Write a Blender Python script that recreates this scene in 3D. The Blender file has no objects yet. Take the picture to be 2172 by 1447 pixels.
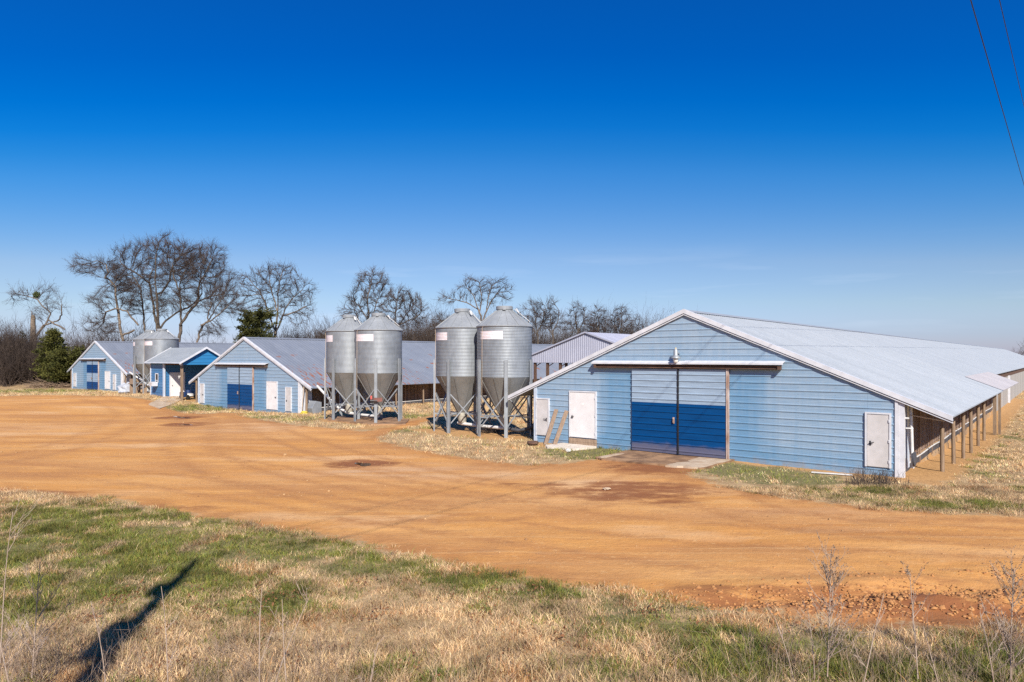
import bpy, math, random
import numpy as np
R = math.radians
rng = np.random.default_rng(7)
random.seed(7)
scene = bpy.context.scene
col = scene.collection
F, CX, HY, CZ = 1448.0, 1086.0, 757.0, 3.9      # measured from the photograph: focal length, centre, horizon, eye height


def at(px, Y, py=None, z=None):
    """world point at depth Y seen at pixel px (py), used to measure things off the photograph"""
    X = (px - CX) / F * Y
    return np.array([X, Y, CZ - (py - HY) / F * Y if py is not None else (z or 0.0)])


def gp(px, py, h=0.0):
    """ground point seen at a pixel"""
    Y = (CZ - h) * F / (py - HY)
    return np.array([(px - CX) / F * Y, Y])


# ------------------------------------------------------------------ object helpers
def tag(o, label=None, cat=None, group=None, kind=None):
    if label: o['label'] = label
    if cat: o['category'] = cat
    if group: o['group'] = group
    if kind: o['kind'] = kind
    return o


def empty(name, loc=(0, 0, 0), rz=0.0):
    o = bpy.data.objects.new(name, None)
    col.objects.link(o)
    o.location = loc
    o.rotation_euler = (0, 0, rz)
    o.empty_display_size = 0.3
    return o


def link_mesh(name, me, mat, parent=None):
    o = bpy.data.objects.new(name, me)
    col.objects.link(o)
    for m in (mat if isinstance(mat, (list, tuple)) else [mat]):
        me.materials.append(m)
    if parent is not None:
        o.parent = parent
    return o


def np_mesh(name, verts, faces, mat, parent=None, smooth=False, attrs=None):
    """one mesh object out of numpy arrays; faces is a list of (n,k) index arrays"""
    verts = np.asarray(verts, dtype=np.float32)
    me = bpy.data.meshes.new(name)
    me.vertices.add(len(verts))
    me.vertices.foreach_set('co', verts.ravel())
    loops = np.concatenate([f.ravel() for f in faces]).astype(np.int32)
    tot = np.concatenate([np.full(len(f), f.shape[1], dtype=np.int32) for f in faces])
    start = np.concatenate([[0], np.cumsum(tot)[:-1]]).astype(np.int32)
    me.loops.add(len(loops))
    me.loops.foreach_set('vertex_index', loops)
    me.polygons.add(len(tot))
    me.polygons.foreach_set('loop_start', start)
    me.polygons.foreach_set('loop_total', tot)
    if smooth:
        me.polygons.foreach_set('use_smooth', np.ones(len(tot), dtype=bool))
    me.update(calc_edges=True)
    for an, (ty, data) in (attrs or {}).items():
        a = me.attributes.new(an, ty, 'POINT')
        a.data.foreach_set('color' if ty == 'FLOAT_COLOR' else 'value', np.asarray(data, dtype=np.float32).ravel())
    return link_mesh(name, me, mat, parent)


class MB:
    def __init__(s):
        s.v, s.f = [], []

    def add(s, vs, fs):
        b = len(s.v)
        s.v += [tuple(float(c) for c in p) for p in vs]
        s.f += [tuple(b + i for i in f) for f in fs]
        return s

    def box(s, x0, x1, y0, y1, z0, z1):
        return s.add([(x0, y0, z0), (x1, y0, z0), (x1, y1, z0), (x0, y1, z0), (x0, y0, z1), (x1, y0, z1), (x1, y1, z1), (x0, y1, z1)],
                     [(0, 3, 2, 1), (4, 5, 6, 7), (0, 1, 5, 4), (1, 2, 6, 5), (2, 3, 7, 6), (3, 0, 4, 7)])

    def bar(s, p, q, w, h, up=(0, 0, 1)):
        """rectangular bar from p to q: w across, h along up"""
        p, q, up = np.array(p, float), np.array(q, float), np.array(up, float)
        d = q - p
        d /= np.linalg.norm(d)
        a = np.cross(d, up)
        a /= np.linalg.norm(a)
        b = np.cross(a, d)
        vs = [e + sx * a * w / 2 + sz * b * h / 2 for e in (p, q) for sx, sz in ((-1, -1), (1, -1), (1, 1), (-1, 1))]
        return s.add(vs, [(3, 2, 1, 0), (4, 5, 6, 7), (0, 1, 5, 4), (1, 2, 6, 5), (2, 3, 7, 6), (3, 0, 4, 7)])

    def tube(s, pts, r, n=8, cap=True):
        pts = [np.array(p, float) for p in pts]
        rs = r if isinstance(r, (list, tuple)) else [r] * len(pts)
        vs, fs = [], []
        d0 = pts[1] - pts[0]
        ref = np.array([0, 0, 1.0]) if abs(d0[2]) < .9 * np.linalg.norm(d0) else np.array([1.0, 0, 0])
        for i, p in enumerate(pts):
            d = pts[min(i + 1, len(pts) - 1)] - pts[max(i - 1, 0)]
            d /= np.linalg.norm(d)
            a = np.cross(d, ref)
            a /= np.linalg.norm(a)
            b = np.cross(d, a)
            for k in range(n):
                t = 2 * math.pi * k / n
                vs.append(p + rs[i] * (math.cos(t) * a + math.sin(t) * b))
        for i in range(len(pts) - 1):
            for k in range(n):
                k2 = (k + 1) % n
                fs.append((i * n + k, i * n + k2, (i + 1) * n + k2, (i + 1) * n + k))
        if cap:
            fs.append(tuple(range(n - 1, -1, -1)))
            fs.append(tuple((len(pts) - 1) * n + k for k in range(n)))
        return s.add(vs, fs)

    def lathe(s, prof, n=48, c=(0, 0), a0=0.0, a1=2 * math.pi):
        """prof: list of (r,z); revolve round the vertical through c"""
        full = abs(a1 - a0 - 2 * math.pi) < 1e-6
        m = n if full else n + 1
        vs, fs = [], []
        for r, z in prof:
            for k in range(m):
                t = a0 + (a1 - a0) * k / n
                vs.append((c[0] + r * math.cos(t), c[1] + r * math.sin(t), z))
        for i in range(len(prof) - 1):
            for k in range(n):
                k2 = (k + 1) % m if full else k + 1
                fs.append((i * m + k, i * m + k2, (i + 1) * m + k2, (i + 1) * m + k))
        return s.add(vs, fs)

    def prism(s, poly, axis, a, b):
        """extrude a 2-D polygon along an axis: 'x','y','z' from a to b"""
        mk = {'y': lambda u, v, w: (u, w, v), 'x': lambda u, v, w: (w, u, v), 'z': lambda u, v, w: (u, v, w)}[axis]
        n = len(poly)
        vs = [mk(u, v, a) for u, v in poly] + [mk(u, v, b) for u, v in poly]
        fs = [tuple(range(n)), tuple(range(2 * n - 1, n - 1, -1))] + [(i, n + i, n + (i + 1) % n, (i + 1) % n) for i in range(n)]
        return s.add(vs, fs)

    def build(s, name, mat, parent=None, smooth=None, bevel=0.0):
        me = bpy.data.meshes.new(name)
        me.from_pydata(s.v, [], s.f)
        me.update()
        o = link_mesh(name, me, mat, parent)
        if smooth is not None:
            me.polygons.foreach_set('use_smooth', [True] * len(me.polygons))
            try:
                me.set_sharp_from_angle(angle=R(smooth))
            except Exception:
                pass
        if bevel:
            b = o.modifiers.new('bevel', 'BEVEL')
            b.width, b.segments, b.limit_method = bevel, 2, 'ANGLE'
        return o


def prisms(P, Q, r0, r1, n):
    """many tapered n-sided sticks at once"""
    d = Q - P
    L = np.linalg.norm(d, axis=1, keepdims=True)
    d = d / np.maximum(L, 1e-9)
    ref = np.where(np.abs(d[:, 2:3]) < .9, np.array([[0, 0, 1.0]]), np.array([[1.0, 0, 0]]))
    a = np.cross(d, ref)
    a /= np.linalg.norm(a, axis=1, keepdims=True)
    b = np.cross(d, a)
    t = np.arange(n) * 2 * np.pi / n
    ring = a[:, None, :] * np.cos(t)[None, :, None] + b[:, None, :] * np.sin(t)[None, :, None]
    V = np.concatenate([P[:, None, :] + ring * r0[:, None, None], Q[:, None, :] + ring * r1[:, None, None]], axis=1).reshape(-1, 3)
    k = np.arange(n)
    q = np.stack([k, (k + 1) % n, n + (k + 1) % n, n + k], axis=1)
    Fc = (np.arange(len(P)) * 2 * n)[:, None, None] + q[None]
    return V, Fc.reshape(-1, 4)


def vnoise(x, y, seed=0):
    """smooth value noise 0..1"""
    xi, yi = np.floor(x).astype(np.int64), np.floor(y).astype(np.int64)
    xf, yf = x - xi, y - yi
    u, v = xf * xf * (3 - 2 * xf), yf * yf * (3 - 2 * yf)

    def h(a, b):
        k = (a * 374761393 + b * 668265263 + seed * 974634777) & 0x7fffffff
        k = ((k ^ (k >> 13)) * 1274126177) & 0x7fffffff
        return ((k ^ (k >> 16)) & 0xffff) / 65535.0
    return (h(xi, yi) * (1 - u) + h(xi + 1, yi) * u) * (1 - v) + (h(xi, yi + 1) * (1 - u) + h(xi + 1, yi + 1) * u) * v


def fbm(x, y, seed=0, o=3):
    s, a, t = 0, 1.0, 0
    for i in range(o):
        s = s + a * vnoise(x * 2 ** i, y * 2 ** i, seed + i)
        t += a
        a *= .5
    return s / t


# ------------------------------------------------------------------ materials
def nodes_of(name):
    m = bpy.data.materials.new(name)
    m.use_nodes = True
    nt = m.node_tree
    return m, nt, nt.nodes['Principled BSDF']


def N(nt, ty, **kw):
    n = nt.nodes.new(ty)
    for k, v in kw.items():
        setattr(n, k, v)
    return n


def sock(nt, a, b):
    nt.links.new(a, b)


def noise(nt, vec, scale, detail=4, rough=.6, dist=0.0):
    n = N(nt, 'ShaderNodeTexNoise')
    n.inputs['Scale'].default_value = scale
    n.inputs['Detail'].default_value = detail
    n.inputs['Roughness'].default_value = rough
    n.inputs['Distortion'].default_value = dist
    if vec is not None: sock(nt, vec, n.inputs['Vector'])
    return n.outputs['Fac']


def ramp(nt, fac, stops, interp='LINEAR'):
    n = N(nt, 'ShaderNodeValToRGB')
    n.color_ramp.interpolation = interp
    el = n.color_ramp.elements
    while len(el) < len(stops): el.new(.5)
    for e, (p, c) in zip(el, stops):
        e.position = p
        e.color = (c, c, c, 1) if isinstance(c, (int, float)) else (*c, 1)
    sock(nt, fac, n.inputs['Fac'])
    return n.outputs['Color']


def mix(nt, fac, a, b, mode='MIX'):
    n = N(nt, 'ShaderNodeMix', data_type='RGBA', blend_type=mode)
    for s, v in ((n.inputs[0], fac), (n.inputs[6], a), (n.inputs[7], b)):
        if isinstance(v, (int, float)): s.default_value = v
        elif isinstance(v, tuple): s.default_value = (*v, 1)
        else: sock(nt, v, s)
    return n.outputs[2]


def math_(nt, op, a, b=0.0, clamp=False):
    n = N(nt, 'ShaderNodeMath', operation=op, use_clamp=clamp)
    for s, v in ((n.inputs[0], a), (n.inputs[1], b)):
        if isinstance(v, (int, float)): s.default_value = v
        else: sock(nt, v, s)
    return n.outputs[0]


def maprange(nt, v, a, b, c=0.0, d=1.0, smooth=True):
    n = N(nt, 'ShaderNodeMapRange', interpolation_type='SMOOTHSTEP' if smooth else 'LINEAR')
    sock(nt, v, n.inputs[0])
    for i, x in enumerate((a, b, c, d)): n.inputs[i + 1].default_value = x
    return n.outputs[0]


def coords(nt, which='Object', scale=None, rot=None):
    o = N(nt, 'ShaderNodeTexCoord').outputs[which]
    if scale or rot:
        m = N(nt, 'ShaderNodeMapping')
        if scale: m.inputs['Scale'].default_value = scale
        if rot: m.inputs['Rotation'].default_value = rot
        sock(nt, o, m.inputs['Vector'])
        o = m.outputs['Vector']
    return o


def xyz(nt, vec):
    n = N(nt, 'ShaderNodeSeparateXYZ')
    sock(nt, vec, n.inputs[0])
    return n.outputs


def bump(nt, b, height, strength, dist=.02):
    n = N(nt, 'ShaderNodeBump')
    n.inputs['Strength'].default_value = strength
    n.inputs['Distance'].default_value = dist
    sock(nt, height, n.inputs['Height'])
    sock(nt, n.outputs['Normal'], b.inputs['Normal'])


def pmat(name, c1, c2=None, scale=4.0, rough=.7, metal=0.0, bmp=0.0, stretch=None, spec=.4, detail=5, lo=.35, hi=.65, bdist=.01):
    """a surface of two tones mixed by noise, with a little relief"""
    m, nt, b = nodes_of(name)
    v = coords(nt, 'Object', stretch)
    f = noise(nt, v, scale, detail)
    c2 = c2 or tuple(x * .75 for x in c1)
    sock(nt, ramp(nt, f, [(lo, c2), (hi, c1)]), b.inputs['Base Color'])
    b.inputs['Roughness'].default_value = rough
    b.inputs['Metallic'].default_value = metal
    b.inputs['Specular IOR Level'].default_value = spec
    if bmp:
        bump(nt, b, noise(nt, v, scale * 3, detail), bmp, bdist)
    return m


def siding_mat(name, light, dark, cover=True, zlow=.5):
    """painted ribbed steel, faded except where the open doors cover it"""
    m, nt, b = nodes_of(name)
    v = coords(nt)
    x, y, z = xyz(nt, v)
    streak = noise(nt, coords(nt, 'Object', (.9, 1, 7)), 1.3, 5)
    vert = noise(nt, coords(nt, 'Object', (4.5, 1, .25)), 1.2, 4)
    f = ramp(nt, streak, [(.3, 0.0), (.72, .42)])
    f = math_(nt, 'ADD', math_(nt, 'MULTIPLY', ramp(nt, vert, [(.35, 0.0), (.7, 1.0)]), .22), f, True)
    if cover:
        xw = math_(nt, 'ADD', x, math_(nt, 'MULTIPLY', math_(nt, 'SUBTRACT', noise(nt, coords(nt, 'Object', (1, 1, 1)), 1.1, 3), .5), .9))
        r = math_(nt, 'SUBTRACT', 1.0, maprange(nt, math_(nt, 'ABSOLUTE', math_(nt, 'ADD', xw, .3)), 2.9, 4.0))
        zz = math_(nt, 'SUBTRACT', 1.0, maprange(nt, z, 3.1, 3.6))
        f = math_(nt, 'ADD', f, math_(nt, 'MULTIPLY', math_(nt, 'MULTIPLY', r, zz), .62), True)
    low = math_(nt, 'SUBTRACT', 1.0, maprange(nt, z, .2, zlow + .5))
    f = math_(nt, 'ADD', f, math_(nt, 'MULTIPLY', low, .45), True)
    hz = maprange(nt, z, 3.6, 4.6)
    f = math_(nt, 'SUBTRACT', f, math_(nt, 'MULTIPLY', hz, .12), True)
    c = mix(nt, f, light, dark)
    seam = math_(nt, 'ABSOLUTE', math_(nt, 'SUBTRACT', math_(nt, 'FRACT', math_(nt, 'MULTIPLY', math_(nt, 'ADD', x, .77), 1 / 2.9)), .5))
    c = mix(nt, math_(nt, 'MULTIPLY', math_(nt, 'SUBTRACT', 1.0, maprange(nt, seam, .001,   .0035)), .28), c, tuple(q_ * .45 for q_ in dark))
    screw = math_(nt, 'ABSOLUTE', math_(nt, 'SUBTRACT', math_(nt, 'FRACT', math_(nt, 'MULTIPLY', x, 1 / 1.22)), .5))
    row = math_(nt, 'ABSOLUTE', math_(nt, 'SUBTRACT', math_(nt, 'FRACT', math_(nt, 'MULTIPLY', z, 4.0)), .35))
    dots = math_(nt, 'MULTIPLY', math_(nt, 'LESS_THAN', screw, .012), math_(nt, 'LESS_THAN', row, .06))
    c = mix(nt, math_(nt, 'MULTIPLY', dots, .3), c, tuple(q_ * .4 for q_ in dark))
    # splashed soil along the foot and a few rusty screw runs
    soil = math_(nt, 'MULTIPLY', math_(nt, 'SUBTRACT', 1.0, maprange(nt, z, .0, .38)), ramp(nt, noise(nt, v, 3, 5), [(.4, 0.0), (.7, .55)]))
    c = mix(nt, soil, c, (.30, .20, .12))
    rusty = ramp(nt, noise(nt, coords(nt, 'Object', (3, 1, .7)), 2.4, 6), [(.66, 0.0), (.8, .22)])
    c = mix(nt, rusty, c, (.32, .25, .22))
    sock(nt, c, b.inputs['Base Color'])
    b.inputs['Roughness'].default_value = .42
    b.inputs['Specular IOR Level'].default_value = .45
    w = N(nt, 'ShaderNodeTexWave', wave_type='BANDS', bands_direction='Z')
    w.inputs["Scale"].default_value = 5.03
    sock(nt, v, w.inputs['Vector'])
    h = math_(nt, 'ADD', math_(nt, 'MULTIPLY', w.outputs['Fac'], .12), noise(nt, coords(nt, 'Object', (.8, 1, 2.2)), 1.6, 3))
    bump(nt, b, h, .45, .03)
    return m


def door_mat(name, stops, worn=.42):
    """stops: (height, colour) from the ground up, constant bands of paint"""
    m, nt, b = nodes_of(name)
    v = coords(nt)
    x, y, z = xyz(nt, v)
    zn = math_(nt, 'MULTIPLY', z, .25)
    c = ramp(nt, zn, [(h / 4, cc) for h, cc in stops], 'CONSTANT')
    st = ramp(nt, noise(nt, coords(nt, 'Object', (.8, 1, 8)), 1.2, 5), [(.3, .8), (.7, 1.08)])
    c = mix(nt, 1.0, c, st, 'MULTIPLY')
    wv = math_(nt, 'ADD', z, math_(nt, 'MULTIPLY', math_(nt, 'SUBTRACT', noise(nt, coords(nt, 'Object', (1.2, 1, 3)), 1.5, 5), .5), .5))
    wf = math_(nt, 'SUBTRACT', 1.0, maprange(nt, wv, worn - .16, worn + .14))
    c = mix(nt, math_(nt, 'MULTIPLY', wf, .8), c, (.125, .115, .15))
    scuff = ramp(nt, noise(nt, v, 9, 6, .7), [(.70, 0.0), (.78, .3)])
    c = mix(nt, scuff, c, (.42, .5, .6))
    sock(nt, c, b.inputs['Base Color'])
    b.inputs['Roughness'].default_value = .45
    b.inputs['Specular IOR Level'].default_value = .2
    h = noise(nt, coords(nt, 'Object', (.8, 1, 2.2)), 1.8, 3)
    bump(nt, b, h, .5, .03)
    return m


def roof_mat(name, c1, c2, rust=None, rough=.5, metal=.25):
    """rust: (x0,x1,y1) the stretch of the slope where the coating has gone"""
    m, nt, b = nodes_of(name)
    v = coords(nt)
    x, y, z = xyz(nt, v)
    f = noise(nt, coords(nt, 'Object', (.6, 1.3, .6)), .9, 6, .65)
    c = ramp(nt, f, [(.3, c2), (.68, c1)])
    grain = ramp(nt, noise(nt, v, 9, 4, .7), [(.3, .9), (.7, 1.07)])
    c = mix(nt, 1.0, c, grain, 'MULTIPLY')
    sheet = N(nt, 'ShaderNodeTexWhiteNoise', noise_dimensions='1D')
    sock(nt, math_(nt, 'FLOOR', math_(nt, 'MULTIPLY', y, 1 / .92)), sheet.inputs['W'])
    c = mix(nt, 1.0, c, ramp(nt, sheet.outputs['Value'], [(0, .965), (1, 1.02)]), 'MULTIPLY')
    if rust:
        r1 = ramp(nt, noise(nt, coords(nt, 'Object', (1.1, 3.2, 1)), 1.5, 3, .55), [(.55, 0.0), (.59, 1.0)])
        zone = math_(nt, 'MULTIPLY', maprange(nt, x, rust[0], rust[1]), math_(nt, 'SUBTRACT', 1.0, maprange(nt, y, rust[2] * .6, rust[2])))
        r2 = ramp(nt, noise(nt, coords(nt, 'Object', (1.3, 1.1, 1)), .8, 2, .5), [(.68, 0.0), (.71, .9)])
        fr = math_(nt, 'MAXIMUM', math_(nt, 'MULTIPLY', r1, zone), math_(nt, 'MULTIPLY', r2, maprange(nt, x, 1.0, 5.0)))
        tone = ramp(nt, noise(nt, v, 6, 4), [(.3, (.20, .07, .035)), (.7, (.36, .16, .09))])
        c = mix(nt, fr, c, tone)
    sock(nt, c, b.inputs['Base Color'])
    b.inputs['Roughness'].default_value = rough
    b.inputs['Metallic'].default_value = metal
    return m


def galv_mat(name, base=.5, metal=.8, rough=.38, tint=(1, 1.02, 1.05)):
    m, nt, b = nodes_of(name)
    v = coords(nt)
    f = noise(nt, v, 1.1, 5, .6)
    sp = noise(nt, coords(nt, 'Object', (6, 6, 1.2)), 2.0, 4)
    c = ramp(nt, f, [(.3, tuple(base * .82 * t for t in tint)), (.7, tuple(base * 1.12 * t for t in tint))])
    c = mix(nt, 1.0, c, ramp(nt, sp, [(.3, .86), (.7, 1.06)]), 'MULTIPLY')
    sock(nt, c, b.inputs['Base Color'])
    sock(nt, ramp(nt, f, [(.3, rough * .85), (.7, rough * 1.2)]), b.inputs['Roughness'])
    b.inputs['Metallic'].default_value = metal
    return m


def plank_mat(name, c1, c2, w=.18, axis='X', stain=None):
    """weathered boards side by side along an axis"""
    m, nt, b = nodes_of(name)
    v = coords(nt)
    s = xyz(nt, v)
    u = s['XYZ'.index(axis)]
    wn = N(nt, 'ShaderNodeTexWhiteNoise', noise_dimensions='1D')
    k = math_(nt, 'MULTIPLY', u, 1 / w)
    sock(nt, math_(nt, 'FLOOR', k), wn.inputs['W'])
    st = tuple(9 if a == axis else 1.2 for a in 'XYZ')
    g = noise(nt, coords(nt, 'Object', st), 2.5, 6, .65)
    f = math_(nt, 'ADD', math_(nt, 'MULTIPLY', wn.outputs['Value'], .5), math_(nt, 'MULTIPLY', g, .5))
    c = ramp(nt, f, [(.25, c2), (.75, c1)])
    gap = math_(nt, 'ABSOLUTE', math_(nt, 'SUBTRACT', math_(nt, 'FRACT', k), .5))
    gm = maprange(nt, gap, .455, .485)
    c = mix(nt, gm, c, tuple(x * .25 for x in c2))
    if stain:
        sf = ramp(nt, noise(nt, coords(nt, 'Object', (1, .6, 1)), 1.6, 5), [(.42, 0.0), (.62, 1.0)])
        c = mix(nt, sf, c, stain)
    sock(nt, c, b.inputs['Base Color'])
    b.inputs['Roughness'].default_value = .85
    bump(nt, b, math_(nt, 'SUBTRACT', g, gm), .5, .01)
    return m


BLUE_L, BLUE_D = (.275, .352, .43), (.125, .245, .375)
NAVY = (.0, .050, .168)
M = dict(
    siding=siding_mat('faded_blue_siding', BLUE_L, BLUE_D),
    hut_siding=siding_mat('deep_blue_siding', (.050, .165, .33), (.035, .12, .26), cover=False),
    gable_blue=siding_mat('bright_blue_siding', (.035, .20, .41), (.025, .16, .34), cover=False, zlow=-3),
    door_two=door_mat('two_tone_door_paint', [(0, NAVY), (2.05, (.275, .355, .445))]),
    door_band=door_mat('banded_door_paint', [(0, (.004, .05, .17)), (.98, (.28, .36, .46)), (2.0, (.003, .045, .16)), (2.98, (.27, .35, .45))], .1),
    white=pmat('white_painted_steel', (.60, .60, .62), (.50, .50, .52), 3, .45, bmp=.05),
    door_white=pmat('white_door_paint', (.70, .67, .655), (.62, .59, .575), 2.2, .5),
    door_grey=pmat('chalky_door_paint', (.54, .51, .495), (.45, .425, .405), 2.5, .6),
    bluewhite=pmat('pale_blue_trim', (.50, .55, .63), (.40, .46, .54), 3, .45),
    rust_trim=pmat('rusty_channel', (.50, .42, .38), (.22, .10, .05), 5, .6, stretch=(1, 1, .25)),
    dark_metal=pmat('dark_metal', (.05, .05, .055), (.03, .03, .03), 8, .5, metal=.4),
    steel=galv_mat('galvanised_steel', .31, .3, .45, (.94, 1.0, 1.06)),
    shell=galv_mat('bin_steel', .25, .2, .47, (.92, 1.0, 1.08)),
    cone=galv_mat('bin_roof_steel', .27, .05, .55, (.95, 1.0, 1.04)),
    hopper=galv_mat('hopper_steel', .24, .35, .5, (1, 1, .97)),
    hopper_boot=pmat('dusty_boot_steel', (.46, .43, .36), (.30, .28, .23), 5, .6, metal=.2),
    wood=pmat('weathered_post_wood', (.27, .19, .125), (.15, .10, .065), 3, .85, bmp=.4, stretch=(6, 6, .7)),
    wood_dark=pmat('dark_beam_wood', (.13, .07, .045), (.06, .035, .025), 3, .85, bmp=.4, stretch=(1, 6, 6)),
    plank=pmat('pale_plank_wood', (.34, .24, .165), (.23, .155, .10), 3, .85, bmp=.4, stretch=(6, 6, .8)),
    rail=pmat('pale_rail_wood', (.52, .42, .33), (.38, .29, .2), 3, .85, bmp=.3),
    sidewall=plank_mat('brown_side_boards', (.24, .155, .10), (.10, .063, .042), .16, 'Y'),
    base=plank_mat('soil_stained_boards', (.42, .31, .20), (.22, .14, .08), .9, 'Y', (.42, .24, .09)),
    curtain=pmat('dark_curtain_fabric', (.075, .075, .085), (.045, .045, .05), 4, .7, bmp=.3),
    roof_near=roof_mat('pale_roof_steel', (.31, .333, .36), (.265, .292, .322), None, .55, .05),
    roof_old=roof_mat('old_roof_steel', (.235, .255, .29), (.185, .205, .24), (4.6, 7.0, 13.0), .5, .15),
    roof_hut=roof_mat('hut_roof_steel', (.29, .31, .325), (.24, .26, .275), None, .5, .1),
    roof_patch=roof_mat('newer_roof_steel', (.38, .36, .37), (.33, .31, .32), None, .5, .1),
    shed_steel=roof_mat('shed_cladding', (.42, .425, .50), (.35, .355, .42), None, .45, .1),
    concrete=pmat('old_concrete', (.50, .40, .29), (.36, .25, .16), 2.2, .9, bmp=.3),
    concrete_dirty=pmat('soiled_concrete', (.34, .20, .105), (.14, .075, .04), 1.5, .9, bmp=.5, lo=.36, hi=.62),
    red=pmat('red_paint', (.42, .02, .02), (.28, .012, .015), 3, .35),
    rubber=pmat('black_rubber', (.03, .03, .03), (.018, .018, .018), 8, .8),
    blue_dark=pmat('dark_blue_plastic', (.02, .04, .12), (.014, .03, .08), 4, .4),
    pvc=pmat('white_pipe', (.66, .65, .63), (.5, .48, .45), 4, .35),
    glass=pmat('dark_window_glass', (.03, .028, .025), (.02, .02, .02), 2, .08),
    tarp=pmat('grey_sheet', (.42, .44, .48), (.30, .31, .34), 5, .6, bmp=.6, bdist=.05),
    wire=pmat('black_cable', (.015, .015, .018), (.01, .01, .01), 5, .6),
    pole=pmat('pole_wood', (.20, .14, .10), (.12, .08, .06), 3, .9, bmp=.4, stretch=(6, 6, .5)),
    bark=pmat('bare_bark', (.13, .10, .075), (.05, .04, .032), 2.5, .95, bmp=.6, bdist=.05),
    bark_light=pmat('pale_bark', (.21, .16, .115), (.085, .065, .05), 2.0, .95, bmp=.6, bdist=.05),
    twig=pmat('bare_twig', (.085, .060, .050), (.05, .036, .03), 1.0, .95),
    brush=pmat('brush_twig', (.085, .060, .046), (.042, .030, .024), .7, .95),
    weed=pmat('dry_weed_stem', (.43, .34, .265), (.28, .20, .15), 4, .9),
    yellow=pmat('yellow_plastic', (.62, .50, .05), (.5, .4, .04), 4, .5),
)

# ------------------------------------------------------------------ barns
RZ = math.atan2(-.632, .775)
HW, ZC, ZP, SL = 7.35, 2.58, 5.70, .415
OV = 1.5


def roof_z(x):
    return ZP - SL * abs(x)


def ribbed(mb, x0f, x1f, z0, z1, y, pitch=.25, rib=.02):
    """horizontal ribbed sheet in the plane y; x0f/x1f give the ends at height z"""
    prof = []
    k = math.floor(z0 / pitch)
    while k * pitch < z1:
        b = k * pitch
        for dz, o in ((0, 0), (.178, 0), (.192, rib), (.228, rib), (.242, 0)):
            z = b + dz * pitch / .25
            if z0 <= z <= z1: prof.append((z, o))
        k += 1
    prof = [(z0, 0)] + prof + [(z1, 0)]
    vs, fs = [], []
    for z, o in prof:
        vs += [(x0f(z), y - o, z), (x1f(z), y - o, z)]
    for i in range(len(prof) - 1):
        fs.append((2 * i, 2 * i + 1, 2 * i + 3, 2 * i + 2))
    mb.add(vs, fs)


def roof_slope(mb, sgn, xe, y0, y1, pitch=.23, rib=.02, x0=0.0, lift=0.0, zf=roof_z):
    """ribbed roofing from x0 (ridge) down to xe(y); ribs run down the slope"""
    n = max(1, int(round((y1 - y0) / pitch)))
    p = (y1 - y0) / n
    prof = []
    for k in range(n):
        for dy, o in ((0, 0), (.72, 0), (.79, rib), (.9, rib), (.97, 0)):
            prof.append((y0 + (k + dy) * p, o))
    prof.append((y1, 0))
    vs, fs = [], []
    for y, o in prof:
        for x in (x0, xe):
            vs.append((sgn * x, y, zf(x) + o + lift))
    for i in range(len(prof) - 1):
        q = (2 * i, 2 * i + 1, 2 * i + 3, 2 * i + 2)
        fs.append(q if sgn > 0 else q[::-1])
    mb.add(vs, fs)
    # under sheet closes the thickness
    t = .03
    mb.add([(sgn * x, y, zf(x) - t + lift) for y in (y0, y1) for x in (x0, xe)], [(0, 2, 3, 1) if sgn > 0 else (0, 1, 3, 2)])
    mb.add([(sgn * xe, y0, zf(xe) - t + lift), (sgn * xe, y1, zf(xe) - t + lift), (sgn * xe, y1, zf(xe) + lift), (sgn * xe, y0, zf(xe) + lift)], [(0, 1, 2, 3)])


def small_door(root, x0, x1, z0, z1, mat, hinge_left=True, plaque=False):
    fr = MB()
    w, y0, y1 = .055, -.075, -.002
    fr.box(x0 - w, x0, y0, y1, z0, z1 + w).box(x1, x1 + w, y0, y1, z0, z1 + w).box(x0, x1, y0, y1, z1, z1 + w)
    d = MB().box(x0 + .008, x1 - .008, -.055, -.004, z0 + .01, z1 - .008).build('door', mat, root, bevel=.006)
    hgx = x0 if hinge_left else x1
    for hz_ in (.12, .5, .88):
        hh_ = z0 + (z1 - z0) * hz_
        fr.box(hgx - .018, hgx + .018, -.085, -.0755, hh_ - .05, hh_ + .05)
    fr.build('frame', M['white'], d)
    hx = x1 - .1 if hinge_left else x0 + .1
    hz = z0 + (z1 - z0) * .45
    h = MB().tube([(hx, -.055, hz), (hx, -.11, hz)], .022, 8).tube([(hx, -.105, hz), (hx + (-.12 if hinge_left else .12), -.105, hz + .03)], .014, 8)
    h.box(hx - .025, hx + .025, -.062, -.0555, hz - .09, hz + .07)
    h.build('handle', M['dark_metal'], d, 40)
    if plaque:
        MB().box((x0 + x1) / 2 - .05, (x0 + x1) / 2 + .06, -.058, -.0552, z0 + 1.42, z0 + 1.52).build('notice', pmat('pale_notice', (.80, .62, .55), (.85, .82, .8), 30, .6), d)
    return d


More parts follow.
